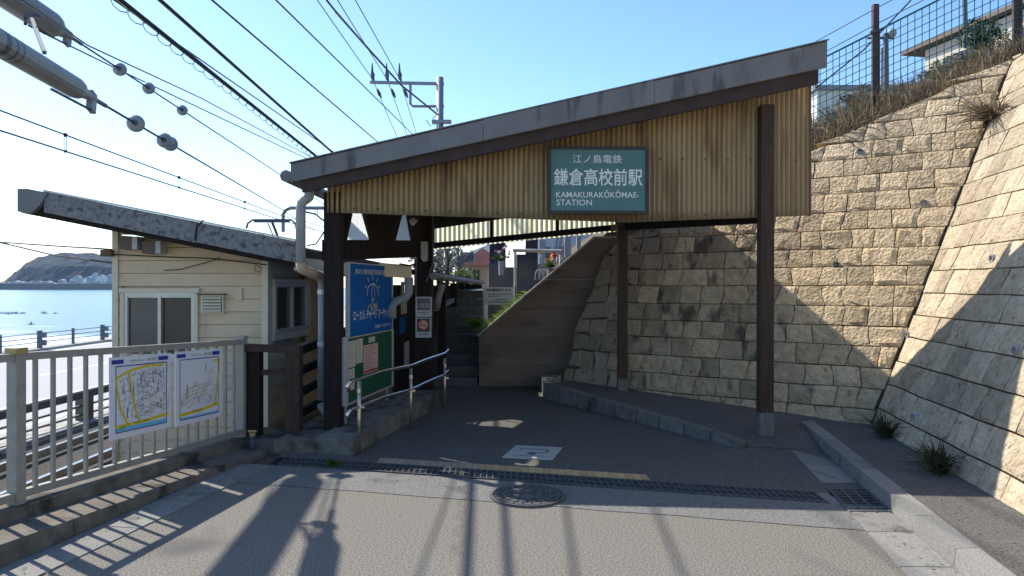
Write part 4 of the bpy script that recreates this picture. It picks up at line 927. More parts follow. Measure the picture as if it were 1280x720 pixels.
obj('louver_shadow_gap', MB().box(-3.412,-3.198,BY-.054,BY-.0505,1.316,1.49), mat('rust_brown_gap', (.09,.05,.03), rough=.9), vt)
obj('louver_hood', MB().box(-3.455,-3.155,BY-.085,BY+.01,1.507,1.52), M['rust'], vt)
obj('cover_plate', MB().box(-3.055,-2.985,BY-.03,BY+.01,1.45,1.575), M['cream'], bt)
for x0, x1, y0, y1 in ((153,175,296,312), (181,204,302,317)):
    a, b_ = at(x0,y1,8.1), at(x1,y0,8.1); vb = obj('vent_box', MB().box(a.x,b_.x,8.04,8.2,a.z,b_.z), M['eave'], bt); obj('rusty_edge', MB().box(b_.x-.05,b_.x+.004,8.03,8.19,a.z-.003,b_.z), M['signgrey'], vb)
mb = MB(); mb.tube(pxs([(141,318,8.15),(205,321,8.15),(265,323,8.15),(333,331,8.15)]), .006, 5); mb.tube(pxs([(205,338,8.15),(225,337,8.15),(262,327,8.15),(275,322,8.15)]), .005, 5); mb.tube(pxs([(320,331,8.15),(327,335,8.15),(325,340,8.15),(318,338,8.15),(320,331,8.15)]), .004, 5); obj('wall_cable', mb, M['cable'], bt)
obj('cable_bracket', MB().box(-4.50,-4.39,8.08,8.25,1.93,2.0), M['rust'], bt)
obj('conduit_tail', MB().tube(pxs([(275,318,7.9),(290,311,7.8),(302,303,7.75)]), .008, 5), M['pvc'], bt)
# roof
RT = lambda x: 2.58-.197*(x+4.84)
ry0 = 7.68
mb = MB(); mb.hexa([(-5.10,ry0+.06,RT(-5.10)-.27),(-2.27,ry0+.06,RT(-2.27)-.27),(-2.27,13.5,RT(-2.27)-.27),(-5.10,13.5,RT(-5.10)-.27)], [(-5.10,ry0+.06,RT(-5.10)-.06),(-2.27,ry0+.06,RT(-2.27)-.06),(-2.27,13.5,RT(-2.27)-.06),(-5.10,13.5,RT(-5.10)-.06)])
rf = obj('roof', mb, M['wood'], bt)
for a, b_ in ((-4.86,-3.28), (-3.275,-2.25)):
    obj('concrete_fascia', MB().hexa([(a,ry0,RT(a)-.215),(b_,ry0,RT(b_)-.22),(b_,ry0+.055,RT(b_)-.22),(a,ry0+.055,RT(a)-.215)], [(a,ry0,RT(a)),(b_,ry0,RT(b_)),(b_,ry0+.055,RT(b_)),(a,ry0+.055,RT(a))]), M['roofconc'], rf)
cap = [at(22,236,7.66), at(22,264,7.66), at(30,267,7.66), at(40,265,7.66), at(50,256,7.66), at(60,240,7.66), at(50,239,7.66), at(35,236,7.66)]
obj('eave_end_cap', MB().prism(cap, (0,.08,0)), M['steelgrey'], rf)
obj('eave_gutter', MB().prism([p_+V((0,.08,0)) for p_ in cap[:6]], (0,5.5,0)), M['steelgrey'], rf)
obj('roof_lip', MB().beam((-4.86,ry0+.03,RT(-4.86)+.012), (-2.25,ry0+.03,RT(-2.25)+.012), .09, .02), M['sheetroof'], rf)
obj('fascia_cable', MB().tube([(-3.29,ry0-.012,RT(-3.29)-.2), (-3.27,ry0-.012,RT(-3.27)-.05), (-3.2,ry0-.012,RT(-3.2)+.03)], .01, 5), M['cable'], rf)
obj('side_gutter', MB().hexa([(-2.25,7.9,1.77),(-2.0,9.3,1.72),(-2.08,9.3,1.72),(-2.33,7.9,1.77)], [(-2.25,7.9,1.91),(-2.0,9.3,1.88),(-2.08,9.3,1.88),(-2.33,7.9,1.91)]), M['creamtrim'], rf)

# ------------------------------------------------------------------ dark wooden fence at the booth
wf_ = thing('wooden_fence', (-2.3,7.7,.05), 'dark weathered wooden fence between the booth and the notice board', 'fence')
obj('fence_post', MB().box(-2.66,-2.53,7.40,7.53,-.1,.99), M['wood'], wf_); obj('fence_post', MB().box(-2.27,-2.13,7.40,7.54,-.1,.97), M['woodpost'], wf_)
obj('fence_rail', MB().beam((-2.73,7.42,.99), (-2.12,7.42,.965), .10, .07), M['woodpost'], wf_); obj('fence_rail', MB().beam((-2.53,7.46,.73), (-2.27,7.46,.745), .05, .055), M['woodpost'], wf_)
for z in (.93,.72,.50,.28): obj('fence_rail', MB().beam((-2.19,7.54,z), (-2.02,8.6,z+.10), .05, .075), M['wood'], wf_)
obj('fence_post', MB().box(-2.06,-1.95,8.6,8.72,-.1,1.1), M['wood'], wf_)
ft_ = thing('fence_footing', (-2.4,7.4,0), 'dark concrete footing under the wooden fence posts', 'footing')
obj('footing_block', MB().hexa([(-2.72,7.18,-.1),(-2.12,7.12,-.1),(-1.95,7.9,-.1),(-2.72,7.9,-.1)], [(-2.72,7.2,.10),(-2.14,7.14,.08),(-1.97,7.9,.08),(-2.72,7.9,.10)]), M['dirty'], ft_)
tp = thing('standpipe', (-2.49,7.2,.1), 'short dark standpipe with a yellow cap at the end of the metal fence', 'tap')
obj('pipe', MB().tube([(-2.50,7.12,.05),(-2.50,7.12,.16)], .022, 8), M['steeldark'], tp); obj('yellow_cap', MB().tube([(-2.50,7.12,.16),(-2.50,7.12,.19)], .028, 8).tube([(-2.54,7.12,.205),(-2.46,7.12,.205)], .012, 6), M['yellowcap'], tp)

# ------------------------------------------------------------------ metal fence, its base and the two maps
fb_ = thing('low_wall', (-2.8,6,0), 'stained stepped concrete base under the beige metal fence', 'low wall')
bz = lambda y: .20-.038*(y-4.76)
FN = V((.983,-.182,0))
def ext(y, d, z): return V((F(y),y,0))+FN*d+V((0,0,z))
ysf = [-4,-2.5,-1,.5,2,3.4,4.8,6.2,7.35]
for a, b_ in zip(ysf, ysf[1:]):
    b2 = b_-.006
    obj('base_segment', MB().hexa([ext(a,-.14,-1.3), ext(a,.10,-.1), ext(b2,.10,-.1), ext(b2,-.14,-1.3)], [ext(a,-.14,bz(a)), ext(a,.09,bz(a)), ext(b2,.09,bz(b2)), ext(b2,-.14,bz(b2))]), M['dirty'], fb_)
    obj('ledge_segment', MB().hexa([ext(a,.10,-.1), ext(a,.40,-.1), ext(b2,.40,-.1), ext(b2,.10,-.1)], [ext(a,.10,bz(a)-.075), ext(a,.385,bz(a)-.085), ext(b2,.385,bz(b2)-.085), ext(b2,.10,bz(b2)-.075)]), M['dirty'], fb_)
mfn = thing('metal_fence', (-2.9,6.2,.15), 'beige painted metal fence with upright bars along the railway side', 'fence')
fh = lambda y: .96
top = lambda y: bz(y)+.955
pys = [-1.2, 1.8, 4.76, 7.40]
for y in pys:
    p_ = V((F(y),y,bz(y)-.05)); o_ = obj('fence_post', MB().beam(p_, p_+V((0,0,1.02)), .075, .075, FN), M['fencepaint'], mfn); obj('post_cap', MB().beam(p_+V((0,0,1.02)), p_+V((0,0,1.055)), .09, .09, FN), M['yellowcap'] if y == 4.76 else M['fencepaint'], o_)
for y0, y1 in zip(pys, pys[1:]):
    for nm, dz, hgt in (('top_rail', .945, .05), ('bottom_rail', .055, .05)):
        obj(nm, MB().beam((F(y0),y0+.04,bz(y0)+dz), (F(y1),y1-.04,bz(y1)+dz), .045, hgt), M['fencepaint'], mfn)
    k = 18; src = None
    for i in range(1, k):
        y = y0+(y1-y0)*i/k; o_ = (F(y), y, bz(y))
        if src is None:
            src = obj('upright_bar', MB().beam((F(y),y,bz(y)+.07), (F(y),y,bz(y)+.93), .024, .024, FN), M['fencepaint'], mfn); s0 = V(o_)
        else: inst(src, V(o_)-s0)
def map_board(y0, y1, ztop, zbot, label, kind):
    off = .045; a, b_ = V((F(y0),y0,0))+FN*off, V((F(y1),y1,0))+FN*off
    t_ = thing('area_map', (a.x,a.y,zbot), label, 'map')
    xd = (b_-a); wd = xd.length; xd.normalize(); tilt = (bz(y1)-bz(y0))/wd; xd = (xd+V((0,0,tilt))).normalized()
    fr = Frame(V((a.x,a.y,zbot)), xd, (0,0,1)); fr.n = FN; h = ztop-zbot
    obj('map_panel', fr.slab(MB(), 0,0,wd,h,-.008,.0), M['paper'], t_)
    mb = MB(); e = .022*wd/.5
    fr.line(mb, [(e*2,e*1.5),(wd-e*2,e*1.5),(wd-e*2,h*.885),(e*2,h*.885),(e*2,e*1.5)], .008); fr.rect(mb, .03, h*.915, .03+wd*.16, h*.965); fr.rect(mb, wd*.77, h*.915, wd*.94, h*.968)
    fr.disc(mb, wd*.045, h*.94, .0, .018, .003, 10); obj('blue_print', mb, M['mapblue'], t_)
    mb = MB(); fr.text(mb, '鎌倉高校前駅 周辺', wd*.30, h*.925, wd*.24, h*.03, .0, .003); fr.text(mb, '案内図', wd*.58, h*.918, wd*.16, h*.045, .01, .003); obj('lettering', mb, M['mapline'], t_, kind='stuff')
    U = lambda x, y: (wd*x, h*y)
    obj('sea_print', fr.rect(MB(), e*2.2, e*1.7, wd-e*2.2, h*(.13 if kind else .10), .003), M['mapsea'], t_)
    mb = MB(); my = MB(); mo = MB(); md = MB(); mg = MB()
    rd = random.Random(5+kind)
    if kind:
        fr.line(my, [U(.07,.15),U(.5,.155),U(.94,.19)], .024, .0035); fr.line(my, [U(.28,.14),U(.16,.35),U(.10,.62),U(.09,.74),U(.30,.82),U(.55,.86),U(.86,.855)], .020, .0035); fr.line(my, [U(.28,.80),U(.33,.55),U(.37,.36),U(.45,.17)], .020, .0035)
        for i in range(6): q = .28+i*.085; fr.line(mb, [U(.13,q),U(.33,q+.05),U(.50,q+.09)], .004, .003)
        for i in range(5): q = .18+i*.07; fr.line(mb, [U(q,.22),U(q+.05,.5),U(q+.02,.72)], .004, .003)
        for i in range(60):
            x, y = rd.uniform(.40,.88), rd.uniform(.2,.8); fr.line(mb, [U(x,y),U(x+.09*rd.choice((-1,1)),y+.025*rd.choice((-1,1))),U(x+.09,y+.025+.07*rd.choice((-1,1)))], .0035, .003)
        for i in range(5): fr.disc(mb, wd*(.35+.12*i), h*.79, .02, .027, .003, 12, 180, 400)
        fr.rect(mg, wd*.14, h*.105, wd*.22, h*.155, .0045)
        for i in range(9): x, y = rd.uniform(.55,.8), rd.uniform(.3,.55); fr.line(mo, [U(x,y),U(x+.08,y+.01),U(x+.09,y+.07)], .005, .0032)
        fr.text(md, '国道134号 湘南海岸', wd*.36, h*.152, wd*.26, h*.018, .01, .005)
        for i in range(44):
            x, y = rd.uniform(.14,.86), rd.uniform(.22,.74)
            for j in range(rd.randint(2,5)): fr.rect(md, wd*x, h*(y+j*.016), wd*x+.007, h*(y+j*.016)+.007, .004)
    else:
        fr.line(my, [U(.06,.14),U(.5,.16),U(.92,.205)], .026, .0035); fr.line(my, [U(.84,.20),U(.88,.45),U(.93,.68),U(.93,.87)], .022, .0035); fr.line(my, [U(.93,.85),U(.80,.83)], .018, .0035)
        for i in range(4): fr.line(mo, [U(.08,.24+i*.03),U(.30,.33+i*.05),U(.66,.38+i*.05)], .006, .0032); fr.line(mo, [U(.30+i*.1,.33),U(.38+i*.1,.52)], .005, .0032)
        for i in range(30):
            x, y = rd.uniform(.15,.8), rd.uniform(.2,.5); fr.line(mb, [U(x,y),U(x+.10,y+.035),U(x+.085,y+.09)], .0035, .003)
        for i in range(6): x, y = rd.uniform(.62,.86), rd.uniform(.55,.68); fr.line(mb, [U(x,y),U(x+rd.uniform(-.1,.1),y+rd.uniform(-.08,.08))], .004, .003)
        fr.text(md, '国道134号', wd*.34, h*.15, wd*.2, h*.02, .01, .005)
        for x, y, k in ((.22,.36,9), (.62,.71,5), (.12,.27,3), (.46,.27,4), (.7,.3,3), (.9,.78,4)):
            for j in range(k): fr.rect(md, wd*x, h*(y+j*.02), wd*x+.010, h*(y+j*.02)+.009, .004)
    obj('street_print', mb, M['mapline'], t_, kind='stuff'); obj('yellow_road_print', my, M['mapyellow'], t_)
    if mo.v: obj('path_print', mo, M['mapochre'], t_)
    if mg.v: obj('park_print', mg, M['mapgreen'], t_)
    obj('name_print', md, M['mapdark'], t_, kind='stuff'); return t_
map_board(5.53, 6.24, 1.067, .445, 'area map on the fence with a thick yellow road looping down its left half', 1)
map_board(6.295, 6.98, 1.042, .405, 'area map on the fence, mostly blank above with a yellow road at its right edge', 0)

# ------------------------------------------------------------------ railway, guard rail, sea front
for x, lab in ((-6.4,'steel rail of the track nearer to the metal fence'), (-7.47,'steel rail of the track nearer to the coast road')):
    t_ = thing('rail', (x,10,-1.1), lab, 'rail', 'rails of the railway track')
    obj('rail_bar', MB().box(x-.035,x+.035,-40,200,-1.03,-.99).box(x-.012,x+.012,-40,200,-1.12,-1.03), M['railm'], t_)
gr = thing('guard_rail', (-8.75,13,-1.2), 'dark timber guard rail with pale wires between the railway and the coast road', 'guard rail')
obj('top_beam', MB().beam((-8.72,-2,-.60), (-8.72,70,-.60), .12, .13), M['guard'], gr)
obj('pale_cap', MB().beam((-8.72,-2,-.515), (-8.72,70,-.515), .14, .035), M['guardpale'], gr)
for z in (-.82,-1.0): obj('lower_rail', MB().beam((-8.72,-2,z), (-8.72,70,z), .05, .035), M['guard'], gr)
s_ = None
for i in range(20):
    y = 3.4+i*2.9
    if s_ is None: s_ = obj('rail_post', MB().box(-8.86,-8.62,y,y+.24,-1.25,-.6), M['guard'], gr)
    else: inst(s_, (0,2.9*i,0))
sr = thing('seaside_railing', (-21.4,30,-1.3), 'blue grey post and wire railing along the sea wall', 'railing')
SRX = lambda y: -21.6
k0 = k1 = None
for i in range(26):
    y = 13+i*2.6
    if i % 2 == 0: obj('wide_post', MB().box(-21.72,-21.56,y,y+.16,-1.25,-.42).box(-21.56,-21.36,y-.01,y+.17,-.75,-.5).box(-21.56,-21.36,y-.01,y+.17,-1.1,-.85), M['searail'], sr)
    else: obj('thin_post', MB().box(-21.68,-21.58,y,y+.10,-1.25,-.45), M['searail'], sr)
for z in (-.55,-.75,-.95): obj('railing_wire', MB().beam((-21.63,10,z), (-21.63,82,z), .05, .035), M['searail'], sr)
# surfers
sp = [(2,0),(6,.4),(9,0),(11,1.2),(14,0),(16,.4),(18,.2),(20,.6),(21,.1),(27,.5),(30,.2),(53,-.5),(55,.4),(57,.2),(69,.4),(39,14)]
for i, (x, dy) in enumerate(sp):
    p_ = gnd(x, 391.5+dy, -8.0); t_ = thing('surfer', p_, 'tiny dark surfer sitting on a board out in the waves', 'surfer', 'surfers waiting in the waves')
    h_ = random.uniform(.55,.8)
    obj('person', MB().tube([p_+V((0,0,-.2)), p_+V((0,0,.25)), p_+V((.02,0,.6*h_)), p_+V((.02,0,.68*h_)), p_+V((.03,0,.8*h_)), p_+V((.03,0,.98*h_))], [.16,.19,.2,.08,.11,.05], 7), M['surfer'], t_)
    obj('surfboard', MB().tube([p_+V((-1.1,0,.05)), p_+V((-.4,0,.0)), p_+V((.5,0,.0)), p_+V((1.1,0,.14))], [.03,.24,.24,.03], 6), M['board'], t_)

# headland with the houses at its foot
hp_ = [(4,352),(12,344),(20,335),(27,327),(34,321),(45,318),(60,315),(75,313),(100,314),(125,316),(150,317),(180,324),(215,330),(260,338),(300,346),(330,356)]
mb = MB(); Yh = 2300; rows = []
for d in range(9):
    f_ = d/8; row = []
    for i, (x, y) in enumerate(hp_):
        p_ = at(x, y, Yh); hgt = max(4, p_.z+8); prof = math.sin(math.pi*min(1, f_*.9+.02))**.55 if f_ > 0 else 0
        nz = 1+.04*N.noise(V((i*.9, d*.8, 2)))
        row.append(V((p_.x*(1+.10*(f_-.4)), Yh-140+f_*420, -9+hgt*prof*nz*.98)))
    rows.append(row)
for d in range(8):
    for i in range(len(hp_)-1): mb.quad(rows[d][i], rows[d][i+1], rows[d+1][i+1], rows[d+1][i])
# finer surface
me = bpy.data.meshes.new('headland'); me.from_pydata(mb.v, [], mb.f); me.materials.append(M['head'])
bm = bmesh.new(); bm.from_mesh(me); bmesh.ops.remove_doubles(bm, verts=bm.verts, dist=.1); bmesh.ops.subdivide_edges(bm, edges=bm.edges, cuts=5, use_grid_fill=True)
for v in bm.verts: v.co += V((0, 0, 1))*(5.5*N.noise(v.co*.035)+3.5*N.noise(v.co*.11)) if v.co.z > 2 else V()
bmesh.ops.recalc_face_normals(bm, faces=bm.faces); bm.to_mesh(me); bm.free(); ho = bpy.data.objects.new('headland', me); COL.objects.link(ho); ho['kind'] = 'structure'
struct('harbour_wall', MB().box(at(-40,357,2100).x, at(150,357,2100).x, 2100, 2110, -9, at(0,354.6,2100).z), M['dirty'])
hsrc = None; rr = random.Random(3)
for i in range(58):
    x = rr.uniform(0,70) if i < 26 else rr.uniform(76,146); y = rr.uniform(352,355) if i < 26 or i > 48 else rr.uniform(340+max(0,(118-x)*.25),354)
    p_ = at(x, y, 2125); s_ = rr.uniform(5,12); p_.z = max(p_.z, -4)
    t_ = thing('far_house', V((p_.x,2125,-8)), 'tiny pale building at the foot of the wooded headland', 'building', 'pale buildings at the foot of the headland')
    if hsrc is None:
        a = obj('wall', MB().box(p_.x-6,p_.x+6,2120,2135,-9,p_.z), M['whitewall'], t_); b_ = obj('roof', MB().prism([(p_.x-7,2119,p_.z), (p_.x+7,2119,p_.z), (p_.x,2119,p_.z+3)], (0,17,0)), M['houseroof'], t_); hsrc = (a, b_, p_.z+8)
    else:
        for o_ in hsrc[:2]:
            c = o_.copy(); COL.objects.link(c); c.parent = t_; c.scale = (s_/8, 1, (p_.z+9)/(hsrc[2]+1) if o_ is hsrc[0] else 1); c.location = (0,0,0) if o_ is hsrc[0] else (0,0,p_.z+8-hsrc[2]+0)

# ------------------------------------------------------------------ overhead line
WG = 'overhead wires of the railway'
def wire(name, pts, r, label, cat='wire', m='cable', group=WG, sag=0, n=5):
    a = V(pts[0]); t_ = thing(name, a, label, cat, group); P = []
    for p_, q_ in zip(pts, pts[1:]):
        p_, q_ = V(p_), V(q_); k = 14 if sag else 1
        for i in range(k):
            f_ = i/k; P.append(p_*(1-f_)+q_*f_-V((0,0,4*sag*f_*(1-f_))))
    P.append(V(pts[-1])); obj('wire_strand', MB().tube(P, r, n), M[m], t_); return t_
def hanger(t_, a, b_, r=.006):
    o_ = obj('hanger', MB().tube([a+V((.02,0,0)), b_+V((.02,0,0))], r, 4).tube([a-V((.02,0,0)), b_-V((.02,0,0))], r, 4), M['steeldark'], t_)
    obj('clip', MB().ball(a, .035, 6, 4).ball(b_, .025, 6, 4), M['cable'], o_)
tm = wire('messenger_wire', [(-6.85,4,4.25), (-6.9,10,3.97), (-6.92,22,3.72), (-6.95,60,4.3)], .012, 'upper wire of the pair crossing the left sky above the booth roof')
tc = wire('contact_wire', [(-6.9,4,3.72), (-6.9,10,3.70), (-6.9,22,3.58), (-6.92,60,3.6)], .013, 'lower wire of the pair crossing the left sky above the booth roof')
zc = lambda y: 3.70-.01*(y-10); zm = lambda y: 3.97-.0208*(y-10)
for x in (82, 224, 306):
    y = -6.9*924/(x-640); hanger(tm, V((-6.9,y,zm(y))), V((-6.9,y,zc(y))))
def insul(t_, p_, ax, r):
    ax = ax.normalized(); q_ = [p_-ax*.05, p_-ax*.03, p_-ax*.012, p_+ax*.012, p_+ax*.03, p_+ax*.05]
    o_ = obj('insulator', MB().tube(q_, [.03,r*.8,r,r,r*.8,.03], 16), M['porcelain'], t_); obj('insulator_cap', MB().tube([p_-ax*.09, p_+ax*.09], .032, 8), M['steeldark'], o_)
def tension_line(end_px, yend, far, lab, ins, start_y, rad, hang):
    a = at(end_px[0], end_px[1], yend); b_ = V(far); d = (b_-a)/(b_.y-a.y); P = lambda y: a+d*(y-a.y); dn = d.normalized()
    t_ = thing('tensioned_wire', a, lab, 'wire tensioner', 'tensioned overhead wires with grey cylinders')
    cyl = [P(start_y), P(start_y)+dn*.04, P(yend-.75), P(yend-.66), P(yend-.56), P(yend-.46)]
    c_ = obj('tension_cylinder', MB().tube(cyl, [rad*.9,rad,rad,rad*.9,rad*.55,rad*.5], 16), M['tension'], t_); me_ = c_.data
    obj('cylinder_neck', MB().tube([P(yend-.46), P(yend-.30)], rad*.42, 10).beam(P(yend-.34)+V((0,0,-.13)), P(yend-.30)+V((0,0,.05)), .05, .12), M['tension'], c_)
    obj('warning_bands', MB().tube([P(start_y+.35), P(start_y+.42)], rad*1.012, 16, False).tube([P(start_y+.50), P(start_y+.53)], rad*1.012, 16, False).tube([P(start_y+.6), P(start_y+.62)], rad*1.012, 16, False), M['steeldark'], c_)
    obj('pull_rod', MB().tube([P(yend-.30), P(yend+.05)], .022, 8), M['steeldark'], t_)
    obj('side_rod', MB().tube([P(yend-1.2)-V((0,0,rad+.03)), P(yend-.28)-V((0,0,.12))], .012, 5), M['steeldark'], t_)
    obj('wire_strand', MB().tube([P(yend), b_, b_+d*30-V((0,0,.2))], .013, 5), M['cable'], t_)
    for x in ins:
        lo, hi = yend-.1, 40.
        for _ in range(40):
            mid = (lo+hi)/2; q_ = P(mid); xx = 640+924*q_.x/q_.y
            if xx < x: lo = mid
            else: hi = mid
        insul(t_, P(lo), V((.3,-1,0)), .095)
    return t_, P
t1_, Pu = tension_line((100,54), 9.5, (-7.1,24,4.95), 'upper tensioned railway wire with a grey cylinder and three disc insulators', (150,186,228), 6.4, .15, None)
t2_, Pl = tension_line((130,131), 7.2, (-6.9,22,3.92), 'lower tensioned railway wire with a grey cylinder and paired disc insulators', (170,206,213), 4.7, .095, None)
obj('spacer_arm', MB().beam(at(32,18,7.6), at(32,30,7.4), .03, .03).beam(at(31,20,7.5), at(50,20,7.5), .03, .04).beam(at(40,24,7.4), at(56,66,6.2), .03, .03), M['steeldark'], t1_)
CG = 'black service cables above the entrance'
wire('black_cable', [at(0,3,8), at(60,44,9.3), at(150,88,11.5), at(387,200,20)], .011, 'thin wire sloping just under the upper grey cylinder', group=CG, m='cable')
wire('black_cable', [at(28,0,7.2), at(110,57,9), at(250,122,13), at(390,197,21)], .010, 'thin wire passing over the neck of the upper grey cylinder', group=CG, m='cable')
def cable2(p, q, r, lab, y0=-6): 
    p, q = V(p), V(q); d = (q-p)/(q.y-p.y); return wire('black_cable', [p+d*(y0-p.y), q, q+d*14], r, lab, 'cable', group=CG)
cb = cable2(at(150,0,7), at(395,195,15), .028, 'thick black cable with hanging loops meeting the canopy roof corner')
mb = MB()
a, b_ = at(150,0,7), at(395,195,15)
for i in range(26):
    f_ = i/25; p_ = a+(b_-a)*f_
    nrm = V((0,0,-1)); r = .10
    mb.tube([p_+V((.02*math.cos(R(an)), (b_-a).normalized().y*.12*math.cos(R(an)), -.05+.055*math.sin(R(an)))) for an in range(0,361,45)], .005, 4, False)
obj('spiral_hanger', mb, M['cable'], cb)
cable2(at(200,0,8), at(415,190,16), .024, 'thick black cable second from the left at the top of the picture')
cable2(at(212,48,9), at(420,192,17), .010, 'thin black cable running along the second thick cable')
cable2(at(265,0,9), at(475,180,20), .014, 'black cable running down to the middle of the canopy roof')
cable2(at(345,0,11), at(520,172,25), .014, 'black cable passing just below the insulators of the grey pole')
# grey pole with crossarm
gp = thing('grey_pole', (-2.8,29,0), 'grey steel pole with a crossarm and three insulators behind the canopy roof', 'pole')
pc = at(550,97,29)
obj('pole', MB().tube([(pc.x,29,-1), (pc.x,29,pc.z)], .14, 12), M['polegrey'], gp, smooth=True)
obj('crossarm', MB().beam(at(466,103,29)-V((.1,0,0)), at(555,105,29), .11, .11), M['polegrey'], gp)
obj('brace', MB().tube([at(513,105,29),at(513,130,29),at(516,133,29),at(555,133,29)], .055, 8), M['polegrey'], gp)
obj('cable_clamp', MB().box(pc.x-.3,pc.x+.45,28.8,29.05,at(0,155,29).z,at(0,151,29).z), M['polegrey'], gp)
obj('loose_wire', MB().tube([at(q[0],q[1],28.8) for q in ((533,150),(537,157),(543,156),(541,148),(546,143),(552,143))], .02, 5), M['porcelain'], gp)
LG = 'three line wires on the grey pole'
for x, lab in ((466,'line wire on the left insulator of the grey pole'), (484,'line wire on the middle insulator of the grey pole'), (500,'line wire on the right insulator of the grey pole')):
    p_ = at(x,103,29); io = obj('insulator', MB().tube([p_+V((.05,0,.05)), p_+V((0,0,.15)), p_+V((0,0,.3)), p_+V((-.02,0,.42)), p_+V((-.02,0,.75))], [.04,.07,.085,.05,.02], 8).tube([p_+V((.1,.4,-.15)), p_+V((.15,.6,-.3)), p_+V((.2,.8,-.4))], [.04,.075,.025], 8), M['steeldark'], gp)
    q_ = p_+V((0,0,.12)); wire('line_wire', [(q_.x,-5,q_.z), (q_.x,29,q_.z), (q_.x-1.8,60,q_.z-.6)], .016, lab, 'wire', group=LG, sag=.12)
wire('black_cable', [at(420,15,20), at(456,56,23), at(502,107,26), at(548,144,28.9)], .035, 'thick drooping cable running down to the clamp on the grey pole', 'cable', group=CG)
p0 = at(420,15,20); p1 = at(405,0,18.5); p2 = p1+(p1-p0)*4
wire('black_cable', [at(420,15,20.01), at(400,-10,18.5), at(300,-130,12)], .03, 'upper end of the thick drooping cable beside the line wires', 'cable', group=CG)
for k_, (y0, y1) in enumerate(((303,312), (304,329))):
    wire('service_wire', [at(-60,296,9.4), at(4,y0,9.0), at(70,(y0+y1)/2+3*k_,8.5), at(143,y1,8.2)], .009, ('upper' if k_ == 0 else 'lower')+' thin black service wire reaching the left corner of the booth', group='service wires to the booth')
# pantograph and bracket behind the booth roof
pg = thing('pantograph', at(345,300,15), 'grey train pantograph sticking up behind the booth roof', 'pantograph')
obj('collector_bow', MB().tube(pxs([(308,286,15),(310,279,15),(316,275,15),(340,275,15),(364,275,15),(369,279,15),(371,287,15)]), .022, 6).beam(at(318,277,15), at(362,277,15), .06, .04), M['steeldark'], pg)
obj('pantograph_arm', MB().tube(pxs([(340,277,15),(346,292,15.2),(352,312,15.4),(340,340,15.2)]), .03, 6).tube(pxs([(335,279,15),(341,293,15.2),(348,310,15.4)]), .014, 5), M['steeldark'], pg)
ba = thing('bracket_arm', at(380,262,16), 'curved grey pipe bracket above the pantograph', 'bracket')
obj('bracket_pipe', MB().tube(pxs([(354,290,16),(354,268,16),(357,263,16),(363,260,16),(380,260,16),(420,260,16),(480,260,16)]), .04, 8), M['polegrey'], ba)
mb = MB()
for x in (394, 397): mb.tube(pxs([(x,260,16),(x,268,16)]), .008, 4)
mb.tube(pxs([(370,262,15.9),(395,268,16),(402,274,16),(420,284,16)]), .02, 5); obj('strain_insulator', mb, M['steeldark'], ba)

# ------------------------------------------------------------------ cemetery beyond the concrete wall
def cz(x): return .80+.845*max(-.2, min(2.6, x+.47))
mb = MB()
for i in range(12):
    x0, x1 = -.47+i*.25, -.47+(i+1)*.25
    mb.quad((x0,11.1,cz(x0)), (x1,11.1,cz(x1)), (x1,26,cz(x1)), (x0,26,cz(x0)))
mb.quad((-.47,11.1,.1), (-.47,11.1,cz(-.47)), (-.47,26,cz(-.47)), (-.47,26,.1))
mb.quad((2.53,11.1,cz(2.53)), (9,11.1,cz(2.53)), (9,26,cz(2.53)+1.5), (2.53,26,cz(2.53)))
struct('cemetery_bank', mb, M['soil'])
mb = MB()
for _ in range(700):
    x = -.46+.75*random.random()**1.6; p_ = V((x, 11.15+random.random()**2*1.6, cz(x))); mb.leaf(p_, (random.gauss(-.2,.4), random.gauss(-.3,.4), 1), random.uniform(.08,.26), .012, .5)
tag(obj('bank_grass', mb, M['leafbright'], kind='stuff'), 'bright green grass along the sloping top of the brown concrete wall', 'grass')
tuft('leafy_plant', (-.58,12.0,.95), 420, .05, .26, .75, M['leafbright'], 'yellow green leafy plant beside the stairs, left of the white sign', 'plant', (0,-.2,1))
def place(x0, y0, x1, y1, d, dep): a, b_ = at(x0,y1,d), at(x1,y0,d); return (a.x, b_.x, d, d+dep, a.z, b_.z)
ws_ = thing('cemetery_sign', (-.4,12.4,.9), 'small white notice sign on thin posts in front of the graves', 'sign')
a, b_ = at(606,381,12.4), at(642,359,12.4); fr = Frame(a, (1,0,0), (0,0,1)); W2, H2 = b_.x-a.x, b_.z-a.z
obj('sign_board', fr.slab(MB(), 0,0,W2,H2,-.015,0), mat('pale_sign_board', (.55,.55,.58), (.6,.6,.63), sc=5, rough=.6), ws_)
mb = MB(); fr.text(mb, '共用墓地有ります。', .03, H2*.76, W2-.06, H2*.17, .03, .003)
for v, u1 in ((.58,.93), (.46,.5), (.28,.78), (.14,.9)):
    u = .06+.1*(v == .28)
    while u < u1*W2: fr.rect(mb, u, H2*v, u+.018, H2*(v+.06), .003); u += .026
obj('lettering', mb, M['mapdark'], ws_, kind='stuff')
obj('sign_post', MB().tube([at(605,400,12.42), at(605,357,12.42)], .018, 6), M['sheetroof'], ws_); obj('sign_post', MB().tube([at(644,400,12.42), at(644,357,12.42)], .016, 6), M['polegrey'], ws_)
def grave(name, boxes, label, mats):
    a = boxes[0]; t_ = thing(name, ((a[0]+a[1])/2, a[2], a[4]), label, 'gravestone')
    for nm, b_, mm in zip(('grave_base','grave_block','headstone','grave_cap'), boxes, mats): obj(nm, MB().box(*b_), M[mm], t_)
    return t_
grave('gravestone', [place(610,373,652,410,13.6,1.0), place(611,334,650,373,13.7,.8), place(619,303,632,340,14.0,.35)], 'big grey granite grave block right behind the white sign', ('granite','granite','granitedark'))
